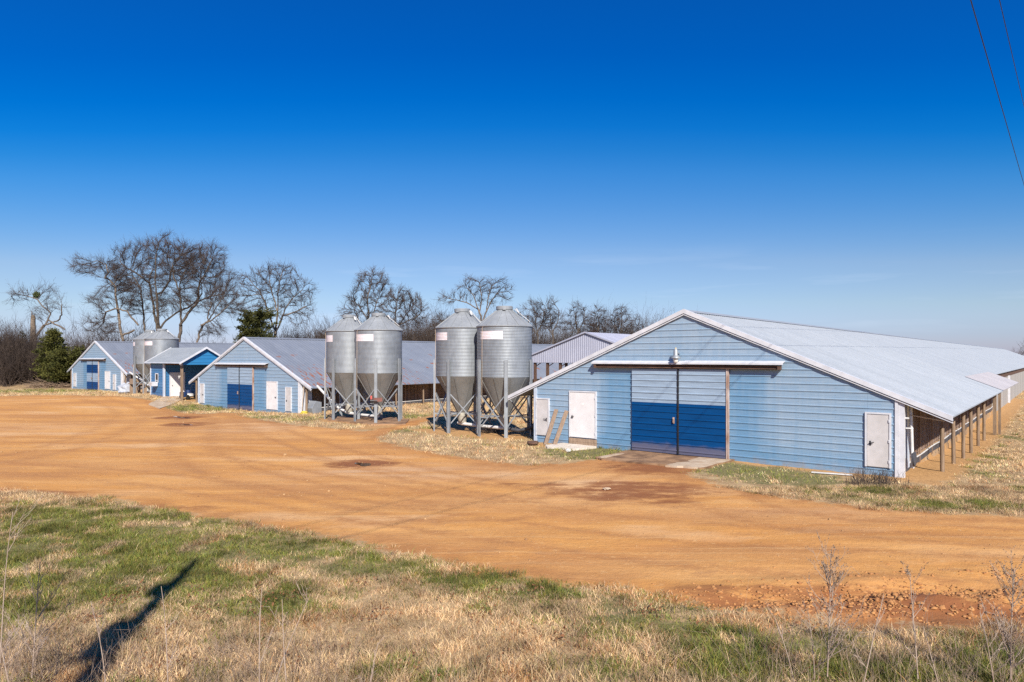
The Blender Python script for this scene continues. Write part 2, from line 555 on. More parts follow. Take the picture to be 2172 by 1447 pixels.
def make_barn(name, label, loc, L, door_x, door_mat_, doors, roofm, canopy_dip=True, near=False):
    root = empty(name, loc, RZ)
    tag(root, label, 'barn', 'long blue poultry barns')
    xr = lambda z: min(HW, max(.02, (ZP - .06 - z) / SL))
    w = MB()
    ribbed(w, lambda z: -xr(z), lambda z: xr(z), -.55, ZP - .08, 0.0)
    w.box(-HW + .01, HW - .01, .03, .09, -.55, ZC - .1)
    w.build('front_wall', M['siding'], root)
    bw = MB()
    bw.add([(-HW, L, -.5), (HW, L, -.5), (HW, L, ZC), (0, L, ZP - .08), (-HW, L, ZC)], [(4, 3, 2, 1, 0)])
    bw.build('end_wall', M['siding'], root)
    # roof
    r = MB()
    if near:
        roof_slope(r, 1, HW + OV, -.06, 21.0)
        roof_slope(r, 1, HW + .12, 21.0, L + .3, pitch=.3)
    else:
        roof_slope(r, 1, HW + OV, -.06, L + .3, pitch=.3)
    roof_slope(r, -1, HW + OV, -.06, L + .3, pitch=.5)
    r.build('roof', roofm, root)
    rc = MB()
    for sg in (1, -1):
        rc.add([(0, -.10, ZP + .055), (0, L + .3, ZP + .055), (sg * .24, L + .3, ZP - .24 * SL + .04), (sg * .24, -.10, ZP - .24 * SL + .04)], [(0, 1, 2, 3) if sg < 0 else (3, 2, 1, 0)])
    rc.build('ridge_cap', roofm, root)
    # bargeboards: a deep metal trim with a thin return below
    for sg in (1, -1):
        tr = MB()
        xe = HW + OV + .03
        y0, y1 = -.115, -.065
        up, dn = .045, .10
        tr.prism([(0, ZP + up + .01), (sg * xe, roof_z(xe) + up), (sg * xe, roof_z(xe) - dn), (0, ZP - dn)], 'y', y0, y1)
        tr.prism([(0, ZP + up + .022), (sg * xe, roof_z(xe) + up + .012), (sg * xe, roof_z(xe) + up + .001), (0, ZP + up + .011)], 'y', y0, .06)
        tr.prism([(0, ZP - dn - .03), (sg * xe, roof_z(xe) - dn - .03), (sg * xe, roof_z(xe) - dn - .07), (0, ZP - dn - .07)], 'y', y0 + .025, y1 + .025)
        tr.build('rake_trim', M['white'], root)
        sf = MB().prism([(0, ZP - .05), (sg * xe, roof_z(xe) - .05), (sg * xe, roof_z(xe) - .10), (0, ZP - .10)], 'y', -.058, -.002)
        sf.build('soffit', M['bluewhite'], root)
    # corner trims
    MB().box(-HW - .03, -HW + .13, -.045, .13, -.5, ZC - .08).build('corner_trim', M['bluewhite'], root)
    ct = MB().box(HW - .06, HW + .03, -.045, .16, -.3, ZC - .08)
    ct.box(HW + .035, HW + .21, -.02, .14, -.02 if near else -.3, ZC - .13)
    ct.build('corner_trim', M['white'], root)
    # sliding doors, track cover and beam
    xa, xm, xb = door_x
    ztop = 3.42
    for i, (p, q) in enumerate(((xa, xm - .012), (xm + .012, xb))):
        d = MB()
        ribbed(d, lambda z: p, lambda z: q, .08, ztop, -.10)
        d.box(p, q, -.099, -.045, .08, ztop)
        do = d.build('sliding_door', door_mat_, root)
        ed = MB().box(q - .014 if i == 0 else p, q if i == 0 else p + .02, -.145, -.101, .08, ztop)
        ed.build('door_edge', M['dark_metal'], do)
        if i == 0:
            MB().box(q - .2, q - .13, -.165, -.131, 1.28, 1.52).tube([(q - .165, -.16, 1.3), (q - .165, -.20, 1.33), (q - .165, -.20, 1.47), (q - .165, -.16, 1.5)], .015, 6).build('handle', M['rust_trim'], do)
    MB().tube([(xb + .045, -.10, -.05), (xb + .045, -.10, ztop + .03)], .035, 10).box(xb + .082, xb + .115, -.13, -.02, -.05, ztop + .02).build('door_post', M['rust_trim'], root)
    cx0, cx1 = (xa - 1.85, xb + 2.15)
    hb = MB().box(cx0 + .12, cx1 - .12, -.15, -.035, ztop + .02, ztop + .16)
    hb.tube([(cx0 + .2, -.18, ztop + .05), (cx1 - .2, -.18, ztop + .05)], .03, 8)
    hb.box(cx0 + .1, cx0 + .2, -.27, -.151, ztop + .02, ztop + .15).box(cx1 - .2, cx1 - .1, -.27, -.151, ztop + .02, ztop + .15)
    hb.build('header_beam', M['wood_dark'], root)
    cp = MB()
    cp.prism([(-.035, 3.745), (-.30, 3.665), (-.30, 3.605), (-.285, 3.605), (-.285, 3.65), (-.035, 3.72)], 'x', cx0, xm + .25)
    cp.prism([(-.035, 3.757), (-.31, 3.677), (-.31, 3.612), (-.296, 3.612), (-.296, 3.662), (-.035, 3.732)], 'x', xm + .251, cx1)
    cp.build('track_cover', M['white'], root)
    for a in doors: small_door(root, *a)
    # long sides
    far = 35.8 if near else L
    ez = .30 if near else .55
    for sg in (1, -1):
        X = sg * HW
        def bx(mb, a, b, *r):
            return mb.box(min(X - sg * a, X - sg * b), max(X - sg * a, X - sg * b), *r)
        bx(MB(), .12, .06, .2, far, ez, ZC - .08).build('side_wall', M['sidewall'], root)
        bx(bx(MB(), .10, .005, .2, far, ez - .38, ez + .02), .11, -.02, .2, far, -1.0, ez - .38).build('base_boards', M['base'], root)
        pts = [(X + sg * .035, y, ez + .02 * math.sin(y * 1.1) - .16 * max(0, 1 - (y - .7) / 2.2)) for y in np.arange(.7, min(far, 60), .8)]
        cu = MB()
        for (ax, ay, az), (bx_, by, bz) in zip(pts[:-1], pts[1:]):
            cu.add([(ax, ay, az), (bx_, by, bz), (bx_, by, bz - .23), (ax, ay, az - .23)], [(0, 1, 2, 3) if sg < 0 else (3, 2, 1, 0)])
            cu.add([(ax - sg * .02, ay, az), (bx_ - sg * .02, by, bz), (bx_ - sg * .02, by, bz - .23), (ax - sg * .02, ay, az - .23)], [(3, 2, 1, 0) if sg < 0 else (0, 1, 2, 3)])
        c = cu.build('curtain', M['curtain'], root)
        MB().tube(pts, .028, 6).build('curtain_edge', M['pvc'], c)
        wm = MB()
        for y in np.arange(.9, min(far, 24), .3): wm.tube([(X + sg * .008, y, ez), (X + sg * .008, y, 2.4)], .006, 3, False)
        for z in np.arange(ez + .15, 2.4, .22): wm.tube([(X + sg * .008, .6, z), (X + sg * .008, min(far, 24), z)], .006, 3, False)
        wm.build('wire_mesh', M['rust_trim'], root)
        for k in range(int(min(far, 62) / 2.95) + 1):
            y = 2.32 + 2.95 * k
            if y > (20 if near else far): break
            x = X + sg * .96
            top = 1.47 if k == 0 and sg > 0 else roof_z(abs(x)) - .05
            lean = random.uniform(-.03, .03)
            MB().tube([(x, y, -.9), (x + lean, y + lean, top)], 0.068, 9).build('post', M['wood'], root, 50)
        for k in range(int(min(far, 36) / 2.95) + 1):
            y = 1.1 + 2.95 * k
            bx(MB(), .02, -.05, y, y + .09, ez - .3, ZC - .1).build('wall_stud', M['sidewall'], root)
    if near: return root
    # near corner of a side that shows: white end panel and a timber post
    MB().box(HW + .22, HW + .27, .05, .9, .15, 2.3).build('end_panel', M['white'], root)
    MB().tube([(HW + .75, .12, -.4), (HW + .75, .12, roof_z(HW + .75) - .1)], .085, 9).build('post', M['wood'], root, 50)
    MB().tube([(HW + .35, -.05, -.3), (HW + .62, .0, roof_z(HW + .62) - .15)], .03, 6).build('prop', M['rail'], root, 50)
    MB().tube([(-HW - .55, .1, -.4), (-HW - .55, .1, roof_z(HW + .55) - .1)], .085, 9).build('post', M['wood'], root, 50)
    return root


B1 = make_barn('poultry_barn', 'largest pale blue barn, nearest, with a lamp above its two-tone doors', (6.75, 26.7, 0), 168,
               (-2.27, -.22, 1.69), M['door_two'],
               [(-7.21, -6.56, .33, 1.97, M['door_grey']), (-5.36, -4.07, .38, 2.36, M['door_white'], False, True), (6.47, 7.13, .28, 2.02, M['door_grey'], False)],
               M['roof_near'], near=True)
o2 = np.array([-20.7, 53.0]) + np.array([.775, -.632]) * -.15
B2 = make_barn('poultry_barn', 'blue barn between the small hut and the bins, rusty along its roof edge', (o2[0], o2[1], -.31), 150,
               (-2.4, -.55, 1.33), M['door_two'], [(-6.95, -6.35, .33, 1.93, M['door_grey']), (3.3, 4.6, .3, 2.35, M['door_white'], True), (5.78, 6.42, .28, 1.98, M['door_grey'], False)], M['roof_old'])
o3 = np.array([-49.0, 80.0]) + np.array([.775, -.632]) * .45
B3 = make_barn('poultry_barn', 'most distant blue steel barn with banded light and dark blue doors, beside the evergreen tree', (o3[0], o3[1], 0), 150,
               (-2.33, -.6, 1.09), M['door_band'], [(-6.7, -6.0, .25, 1.88, M['door_grey']), (3.0, 4.3, .25, 2.24, M['door_white'], True), (5.25, 5.9, .2, 1.9, M['door_grey'], False)], M['roof_old'])

# extras of the near barn -------------------------------------------------------
# yard lamp over the doors
lm = MB().tube([(-.22, -.02, 4.02), (-.22, -.22, 4.06), (-.22, -.30, 4.05)], .035, 8)
lm.lathe([(.0, 4.2), (.05, 4.2), (.07, 4.16), (.085, 4.13), (.085, 3.98), (.10, 3.95), (.19, 3.87), (.195, 3.85), (.14, 3.84)], 24, (-.22, -.32))
lamp = lm.build('barn_lamp', M['steel'], B1, 50)
MB().lathe([(.095, 3.845), (.10, 3.78), (.085, 3.70), (.05, 3.665), (0, 3.66)], 20, (-.22, -.32)).build('globe', pmat('frosted_globe', (.7, .68, .62), (.6, .58, .52), 5, .15), lamp, 60)
MB().lathe([(.0, 4.26), (.03, 4.26), (.035, 4.2)], 12, (-.22, -.32)).build('light_sensor', pmat('sensor_plastic', (.6, .5, .3), None, 5, .4), lamp, 60)
# boards below the raised door
MB().box(-5.43, -4.0, -.06, -.035, -.1, .19).box(-5.43, -4.0, -.066, -.035, .195, .345).build('door_step_boards', M['plank'], B1)
# the stretch of newer overhang and the plain stretch beyond
r = MB()
roof_slope(r, 1, HW + OV + .02, 21.02, 35.8, pitch=.3, x0=HW - .25, lift=.035)
r.build('roof_patch', M['roof_patch'], B1)
MB().box(HW + 1.1, HW + 1.25, 20.3, 20.45, -.9, 2.1).box(HW + 1.3, HW + 1.42, 20.8, 20.95, -.9, 2.02).build('annex_posts', M['wood'], B1)
fw = MB()
fw.box(HW - .06, HW, 35.81, 168, -1.0, 2.12)
fw.build('side_wall', plank_mat('pale_side_panels', (.36, .34, .315), (.30, .28, .255), 1.2, 'Y'), B1)
MB().box(HW - .1, HW - .04, 35.81, 168, 2.121, ZC - .02).build('eave_gap', M['wood_dark'], B1)
for y in (52.0, 90.0): MB().box(HW, HW + .16, y, y + .18, -1.0, 2.2).build('pilaster', M['white'], B1)
# odds and ends under the right overhang
MB().tube([(HW + .38, .35, .3), (HW + .33, .35, 2.3)], .05, 8).build('drain_pipe', M['pvc'], B1, 50)
MB().box(HW + .12, HW + .2, .45, .95, .25, 2.3).build('end_panel', M['bluewhite'], B1)
MB().tube([(HW + .3, .3, 2.02), (HW + 1.25, .45, 1.86)], .02, 6).build('conduit', M['rail'], B1)
MB().tube([(HW + .2, .1, 1.92), (HW + .32, .1, 1.92)], .03, 8).tube([(HW + .22, .1, 1.6), (HW + .42, .2, 1.6)], .018, 6).build('pipe_fitting', M['pvc'], B1)
fan = MB()
fan.lathe([(.0, 0), (.2, 0), (.24, .03), (.24, .10), (.2, .12), (0, .12)], 28)
th = R(80)
fan.v = [(HW + .42 + z * .6, .18 + x, .62 + y) for x, y, z in fan.v]
fan.build('fan_cover', M['curtain'], B1, 40)

# grey hay shed behind ---------------------------------------------------------
hs = empty('hay_shed', (6.04, 55.9, 0), RZ)
tag(hs, 'open grey steel shed with ribbed gable and dark posts, beyond the nearest barn', 'shed')
SW, SP, SS, SE = 5.6, 5.92, .33, 3.4
g = MB()
n = 56
prof = []
for k in range(n):
    for dx, o in ((0, 0), (.62, 0), (.72, .035), (.9, .035), (1.0, 0)):
        prof.append((-SW + (k + dx) * 2 * SW / n, o))
vs, fs = [], []
for x, o in prof: vs += [(x, -o, SE), (x, -o, SP - SS * abs(x) - .03)]
for i in range(len(prof) - 1): fs.append((2 * i, 2 * i + 2, 2 * i + 3, 2 * i + 1))
g.add(vs, fs)
g.box(-SW, SW, .02, .06, SE - .02, SE + .5)
g.build('gable_cladding', M['shed_steel'], hs)
r = MB()
zf = lambda x: SP - SS * x
for sg in (1, -1): roof_slope(r, sg, SW + .15, -.1, 26, pitch=.3, zf=zf)
r.build('roof', M['shed_steel'], hs)
for sg in (1, -1):
    MB().prism([(0, SP + .05), (sg * (SW + .16), zf(SW + .16) + .05), (sg * (SW + .16), zf(SW + .16) - .07), (0, SP - .07)], 'y', -.16, -.105).build('rake_trim', M['shed_steel'], hs)
for k in range(9):
    x = -SW + .25 + k * (2 * SW - .5) / 8
    MB().box(x - .1, x + .1, .1, .3, -.3, SE + .3).build('post', M['wood_dark'], hs)
    MB().bar((x + .1, .2, SE - .32), (x + .62, .2, SE - .02), .06, .06).build('knee_brace', M['wood_dark'], hs)
for k in range(1, 6):
    for sg in (1, -1):
        MB().box(sg * (SW - .15) - .1, sg * (SW - .15) + .1, k * 5, k * 5 + .2, -.3, 4.0).build('post', M['wood_dark'], hs)

# blue hut with a porch --------------------------------------------------------
P0 = np.array([-28.85, 59.5])            # foot of the porch post
hut = empty('office_hut', (P0[0], P0[1], .2), RZ)
tag(hut, 'small dark blue hut with grey gabled roof, white door and open porch', 'hut')
HD = 4.0                                  # depth
XL, XC = -5.95, -3.25                     # room from XL to XC, porch from XC to 0
ZE = 3.12
w = MB()
ribbed(w, lambda z: XL, lambda z: XC, -.4, ZE, 0.0)
w.build('front_wall', M['hut_siding'], hut)
w = MB()
ribbed(w, lambda z: 0.06 + max(0, (z - ZE + .1) / .58), lambda z: HD - .06 - max(0, (z - ZE + .1) / .58), -.4, ZE + .5, 0.0, .25, .02)
w.v = [(XC - y * 1.0, x, z) for x, y, z in w.v]
w.build('porch_wall', M['hut_siding'], hut)
w = MB().box(XL + .02, 0.3, HD - .08, HD, -.4, ZE + .1).box(XL, XL + .06, .05, HD - .09, -.4, ZE + .1)
w.build('back_wall', M['hut_siding'], hut)
MB().box(XC - .12, XC + .14, -.07, .05, -.4, ZE - .04).build('corner_trim', M['bluewhite'], hut)
MB().box(XL - .04, XL + .06, -.06, .04, -.4, ZE - .04).build('corner_trim', M['white'], hut)
yd0, yd1 = .55, 1.75
d = MB().box(XC + .025, XC + .07, yd0, yd1, .1, 2.2).build('door', M['door_white'], hut, bevel=.006)
MB().box(XC + .02, XC + .085, yd0 - .09, yd0 - .01, .1, 2.28).box(XC + .02, XC + .085, yd1 + .01, yd1 + .09, .1, 2.28).box(XC + .02, XC + .085, yd0 - .01, yd1 + .01, 2.21, 2.28).build('frame', M['white'], d)
MB().tube([(XC + .07, yd0 + .12, 1.1), (XC + .15, yd0 + .12, 1.1)], .03, 8).build('handle', M['dark_metal'], d)
wn = MB().box(-4.88, -4.40, -.035, -.032, 1.42, 2.12).build('window', M['glass'], hut)
f = MB()
for a, b, c, e in ((-4.95, -4.88, 1.35, 2.2), (-4.40, -4.33, 1.35, 2.2), (-4.88, -4.40, 2.12, 2.2), (-4.88, -4.40, 1.52, 1.58)): f.box(a, b, -.06, -.033, c, e)
f.build('frame', M['white'], wn)
ac = MB().box(-5.0, -4.42, -.55, -.035, 1.02, 1.42).build('air_conditioner', M['white'], hut, bevel=.015)
MB().box(-4.86, -4.52, -.556, -.551, 1.10, 1.35).build('grille', pmat('vent_grille', (.5, .45, .42), (.4, .36, .34), 8, .6), ac)
ax = HD / 2
zfh = lambda y: ZE + .06 + (ax + .35 - abs(y - ax)) * .58
r = MB()
zz = lambda u: zfh(ax + u)
for sg in (1, -1):
    t = MB()
    roof_slope(t, sg, ax + .38, XL - .4, .55, pitch=.3, zf=lambda u: ZE + .06 + (ax + .35 - u) * .58)
    # slope runs across y: swap axes
    r.add([(y, ax - x * 1.0, z) for x, y, z in t.v], [f_[::-1] for f_ in t.f] if False else t.f)
r.build('roof', M['roof_hut'], hut)
for sg in (1, -1):
    for xx in ((.56, .60), (XL - .46, XL - .42)):
        u = ax + .40
        zt, zb = ZE + .06 + (ax + .35) * .58, ZE + .06 + (ax + .35 - u) * .58
        t = MB().prism([(ax, zt + .06), (ax + sg * u, zb + .06), (ax + sg * u, zb - .12), (ax, zt - .12)], 'x', xx[0], xx[1])
        t.build('rake_trim', M['white'], hut)
MB().box(XL - .41, .55, -.44, -.41, ZE - .0, ZE + .10).build('eave_trim', M['bluewhite'], hut)
g = MB()
ribbed(g, lambda z: max(0, (z - ZE - .06) / .58 - .35) + .02, lambda z: HD - max(0, (z - ZE - .06) / .58 - .35) - .02, ZE - .12, ZE + .06 + (ax + .3) * .58, 0.0, .3, .025)
g.v = [(.30 - y, x, z) for x, y, z in g.v]
g.build('gable_wall', M['gable_blue'], hut)
MB().box(.24, .27, .05, HD - .05, ZE - .12, ZE + .3).build('porch_beam', M['wood_dark'], hut)
MB().box(-3.1, .29, .02, .08, ZE - .14, ZE + .02).build('porch_beam', M['wood_dark'], hut)
MB().box(-.02, .20, -.08, .1, ZE - .16, ZE + .12).build('post_cap', M['white'], hut)
MB().box(0.0, .18, -.06, .12, -.5, ZE - .15).build('porch_post', M['wood'], hut, bevel=.01)
MB().box(0.0, .18, HD - .3, HD - .12, -.5, ZE).build('porch_post', M['wood_dark'], hut, bevel=.01)
bw = MB().box(-1.45, -.35, HD - .10, HD - .085, 1.15, 2.25).build('window', M['glass'], hut)
f = MB()
for a, b, c, e in ((-1.52, -1.45, 1.1, 2.3), (-.35, -.28, 1.1, 2.3), (-1.45, -.35, 2.25, 2.3), (-1.45, -.35, 1.1, 1.15), (-1.45, -.35, 1.66, 1.72)): f.box(a, b, HD - .13, HD - .101, c, e)
f.build('frame', M['bluewhite'], bw)
MB().box(-.12, -.005, -.2, -.02, 1.95, 2.05).tube([(-.06, -.1, 1.95), (-.06, -.16, 1.82)], .04, 8).build('porch_lamp', M['pvc'], hut)

# ------------------------------------------------------------------ ground height
def gh(x, y):
    x, y = np.asarray(x, float), np.asarray(y, float)
    h = -.30 * np.exp(-(((x + 20) / 9) ** 2 + ((y - 54) / 7) ** 2))
    h = h + .34 * np.exp(-(((x + 33) / 7.5) ** 2 + ((y - 63) / 6) ** 2))
    h = h + .10 * np.exp(-(((x + 9) / 4) ** 2 + ((y - 41) / 4) ** 2))
    h = h + .9 * np.exp(-(((x + 66) / 9) ** 2 + ((y - 92) / 4) ** 2))        # heap of cleared soil under the thicket
    h = h + .07 * (fbm(x * .35, y * .35, 3) - .5) * np.clip((y - 4) / 6, 0, 1)
    h = h + .04 * (fbm(x * 1.6, y * 1.6, 9) - .5)
    u_, v_ = (x - 6.75) * .775 - (y - 26.7) * .632, (x - 6.75) * .632 + (y - 26.7) * .775
    sm = lambda t: np.clip(t, 0, 1) ** 2 * (3 - 2 * np.clip(t, 0, 1))
    h = h - .34 * sm((v_ - .5) / 12) * sm((u_ - 5.5) / 2.5)
    # rutted mud at the road edge
    mud = np.exp(-(((x - 6.2 - (y - 11.0) * .9) / 3.4) ** 2)) * np.exp(-(((y - 11.0) / .95) ** 2))
    rut = .5 + .5 * np.sin((y - .16 * x) * 5.2 + 2 * fbm(x * .8, y * .8, 5))
    h = h + mud * (.16 * (rut - .5) + .20 * (fbm(x * 3.4, y * 3.4, 21) - .5))
    return h


# ------------------------------------------------------------------ feed bins
def bin_profile(z0, z1, r, pitch=.072, amp=.0085):
    n = int(round((z1 - z0) / pitch))
    p = (z1 - z0) / n
    out = []
    for k in range(n):
        for j in range(6):
            out.append((r + amp * math.sin(2 * math.pi * j / 6), z0 + (k + j / 6) * p))
    out.append((r, z1))
    return out


BR, BZ0, BZ1, BZL = 1.375, 2.90, 5.40, 6.34
LEGS = [3 + 60 * k for k in range(6)]


def front(a, r, z=None):
    """a: degrees to the right of the side that faces the viewer"""
    t = R(a - 90)
    return (r * math.cos(t), r * math.sin(t)) if z is None else (r * math.cos(t), r * math.sin(t), z)


m, nt, b = nodes_of('faded_decal')
v = coords(nt)
s = xyz(nt, v)
row = math_(nt, 'ABSOLUTE', math_(nt, 'SUBTRACT', math_(nt, 'FRACT', math_(nt, 'MULTIPLY', s[2], 1 / .072)), .5))
lines = maprange(nt, row, .12, .3)
letters = ramp(nt, noise(nt, coords(nt, 'Object', (4, 4, 1.5)), 3.5, 3, .6), [(.46, 0.0), (.6, 1.0)])
sock(nt, mix(nt, math_(nt, 'MULTIPLY', math_(nt, 'SUBTRACT', 1.0, lines), math_(nt, 'MULTIPLY', letters, .55)), (.68, .64, .65), (.52, .26, .28)), b.inputs['Base Color'])
b.inputs['Roughness'].default_value = .45
M['decal'] = m

proto = empty('feed_bin')
MB().lathe(bin_profile(BZ0, BZ1, BR), 72).build('shell', M['shell'], proto, 60)
rf = MB().lathe([(BR + .03, BZ1 - .035), (BR + .05, BZ1), (BR + .045, BZ1 + .02), (.40, 6.20), (.40, 6.24)], 48)
for k in range(16):
    a = 7 + k * 22.5
    rf.bar(front(a, BR + .02, BZ1 + .04), front(a, .42, 6.20), .03, .045)
rf_o = rf.build('roof', M['cone'], proto, 35)
lid = MB().lathe([(.36, 6.18), (.36, 6.26), (.42, 6.26), (.425, 6.40), (.40, 6.43), (.0, 6.46)], 32)
lid.box(-.08, .08, -.50, -.42, 6.22, 6.30).box(.36, .44, -.06, .06, 6.2, 6.28)
lid.build('lid', M['cone'], rf_o, 40)
br = MB().bar(front(70, .78, 6.08), front(70, .64, 6.3), .10, .03).bar(front(95, .5, 6.3), front(78, 1.3, 5.65), .025, .025)
br.build('lid_opener', M['pvc'], rf_o)
hp = MB().lathe([(BR - .01, BZ0 + .03), (BR - .005, BZ0 - .005), (.235, .98), (.225, .92)], 48)
for k in range(10):
    a = 14 + k * 36
    hp.bar(front(a, BR, BZ0 - .02), front(a, .245, .99), .035, .035)
hp_o = hp.build('hopper', M['hopper'], proto, 35)
MB().lathe([(.27, .98), (.28, .88), (.23, .60), (.18, .44), (.0, .43)], 20).box(-.22, .22, -.05, .05, .44, .50).build('boot', M['hopper_boot'], hp_o, 40)
lg = []
for a in LEGS:
    l = MB()
    l.box(-.085, .085, -.012, .012, -.35, 3.76).box(-.085, -.061, -.06, -.012, -.35, 3.76).box(.061, .085, -.06, -.012, -.35, 3.76)
    l.box(-.03, .03, -.035, -.012, -.35, 3.76)
    c, sn = front(a, 1), R(a)
    l.v = [(c[0] * (BR + .075) + x * math.cos(sn) - y * math.sin(sn), c[1] * (BR + .075) + x * math.sin(sn) + y * math.cos(sn), z) for x, y, z in l.v]
    l.build('leg', M['steel'], proto)
for i, a in enumerate(LEGS):
    a2 = a + 60
    r_ = BR + .05
    x = MB().bar(front(a + 3, r_, 2.0), front(a2 - 3, r_, .52), .05, .05).bar(front(a + 3, r_ - .05, .52), front(a2 - 3, r_ - .05, 2.0), .05, .05)
    x.build('cross_brace', M['steel'], proto)
for a in LEGS:
    MB().bar(front(a, .26, .93), front(a, BR + .05, .93), .07, .06).build('spreader_bar', M['steel'], proto)
sg = MB()
sg.lathe([(r + .006, z) for r, z in bin_profile(BZ0, BZ1, BR) if 4.74 <= z <= 5.16], 16, (0, 0), R(-57 - 90), R(-3 - 90))
sg.build('decal', M['decal'], proto, 60)
MB().tube([front(-46, BR + .02, BZ1 + .05), front(-50, BR + .045, BZ1 - .1), front(-51, BR + .045, 1.6)], .011, 5).build('pull_cord', M['rail'], proto)


def copy_tree(o, parent=None):
    c = o.copy()
    col.objects.link(c)
    c.parent = parent
    for ch in list(o.children): copy_tree(ch, c)
    return c


bins = [(-.38, 34.2, 0, 0, 1, 'shiny steel feed bin nearest the big barn, standing partly behind its left eave'),
        (-2.62, 36.0, -31, 0, 1, 'shiny steel feed bin half shaded by its neighbour next to the big barn'),
        (-7.9, 40.4, -9, .05, 1, 'shiny steel feed bin with a brown motor box on its front leg'),
        (-10.03, 42.1, -42, .05, 1, 'shiny steel feed bin closest to the rusty roof edge of the middle barn'),
        (-34.15, 66.6, -30, .38, 1.09, 'smooth grey feed bin directly behind the blue hut roof'),
        (-36.75, 69.3, -59, .38, 1.09, 'smooth grey feed bin overlapping the far barn, half hidden by its neighbour')]
for i, (x, y, a, z, sc, lab) in enumerate(bins):
    o = proto if i == 0 else copy_tree(proto)
    o.location = (x, y, z)
    o.rotation_euler = (0, 0, math.atan2(-x, y) + R(a))
    o.scale = (sc, sc, .97 if sc > 1 else 1)
    tag(o, lab, 'feed bin', 'steel feed bins on legs')

def bmid(i): return np.array([bins[i][0], bins[i][1]])
# feed pipes from boot to boot and away to the barns
def feed_pipe(i, j, end, zs, lab, mat):
    a, b_ = bmid(i), bmid(j)
    z = bins[i][3]
    d = (a - b_) / np.linalg.norm(a - b_)
    pts = [(*(b_ - d * .3), z + .42), (*b_, z + .38), (*((a + b_) / 2), z + .33), (*a, z + .33)]
    if end is not None: pts += [(*e, zz_) for e, zz_ in zip(end, zs)]
    o = MB().tube(pts, .085, 10).build('feed_pipe', mat, None, 60)
    for (px, py, pz) in ((*a, z + .42), (*b_, z + .45)):
        pass
    tag(o, lab, 'pipe', 'feed pipes under the bins')
feed_pipe(0, 1, None, None, 'white pipe running low under the two bins beside the big barn', M['pvc'])
feed_pipe(2, 3, None, None, 'white pipe linking the two bins in front of the middle barn', M['pvc'])
o = MB().tube([(-.38, 34.2, .33), (.35, 33.6, .27), (.95, 33.2, .45), (1.35, 33.1, .95), (1.75, 33.4, 1.55), (2.2, 33.6, 1.75)], .09, 10).build('feed_hose', M['curtain'], None, 60)
tag(o, 'grey flexible hose curving from the right bin to the big barn', 'hose')
a3 = bmid(3)
o = MB().tube([(*(a3 + np.array([-.2, .1])), .48), (*(a3 + np.array([-.9, .6])), .75), (*(a3 + np.array([-2.6, 2.2])), 2.0)], .08, 10).build('feed_pipe', M['pvc'], None, 60)
tag(o, 'white sloping pipe rising from the bins to the eave of the middle barn', 'pipe', 'feed pipes under the bins')
a5 = bmid(5)
o = MB().tube([(*bmid(4), .85), (*(bmid(4) * .4 + a5 * .6 + np.array([-.3, -.6])), 1.1), (*(a5 + np.array([-2.6, 1.0])), 2.3)], .09, 10).build('feed_pipe', M['pvc'], None, 60)
tag(o, 'white sloping pipe rising to the eave of the far barn', 'pipe', 'feed pipes under the bins')
# motor box on the front leg of a bin
q = front(-6, 1.375 + .2)
ph = math.atan2(7.9, 40.4)
mb_ = empty('motor_box', (-7.9 + q[0] * math.cos(ph) - q[1] * math.sin(ph), 40.4 + q[0] * math.sin(ph) + q[1] * math.cos(ph), 1.35), ph)
tag(mb_, 'brown rusty metal motor box fixed to a bin leg', 'motor box')
MB().box(-.12, .38, -.12, .08, 0, .22).build('cover', pmat('rusty_cover', (.20, .08, .06), (.12, .05, .04), 5, .7), mb_, bevel=.01)
MB().tube([(-.3, -.03, .05), (.1, -.03, .05)], .10, 12).build('motor', M['dark_metal'], mb_, 40)
MB().tube([(-.24, -.05, .14), (-.24, -.05, .34)], .06, 10).build('switch', pmat('faded_red_plastic', (.55, .12, .10), None, 4, .5), mb_, 40)

# concrete pads and aprons ------------------------------------------------------
def pad(name, pts, z0, z1, mat, lab=None):
    mbp = MB()
    n = len(pts)
    c = np.mean(pts, axis=0)
    jit = []
    for i in range(n):
        a, b_ = np.array(pts[i]), np.array(pts[(i + 1) % n])
        for k in range(6):
            t = k / 6
            p = a + (b_ - a) * t
            if k: p = p + rng.normal(0, .025, 2)
            jit.append(p)
    k_ = len(jit)
    tops = [(p[0], p[1], float(gh(p[0], p[1])) + z1) for p in jit]
    mbp.add([(a, b_, z_ - .5) for a, b_, z_ in tops] + tops + [(c[0], c[1], float(gh(c[0], c[1])) + z1 + .01)],
            [(i, (i + 1) % k_, k_ + (i + 1) % k_, k_ + i) for i in range(k_)] + [(k_ + i, k_ + (i + 1) % k_, 2 * k_) for i in range(k_)])
    o = mbp.build(name, mat)
    return tag(o, kind='structure')

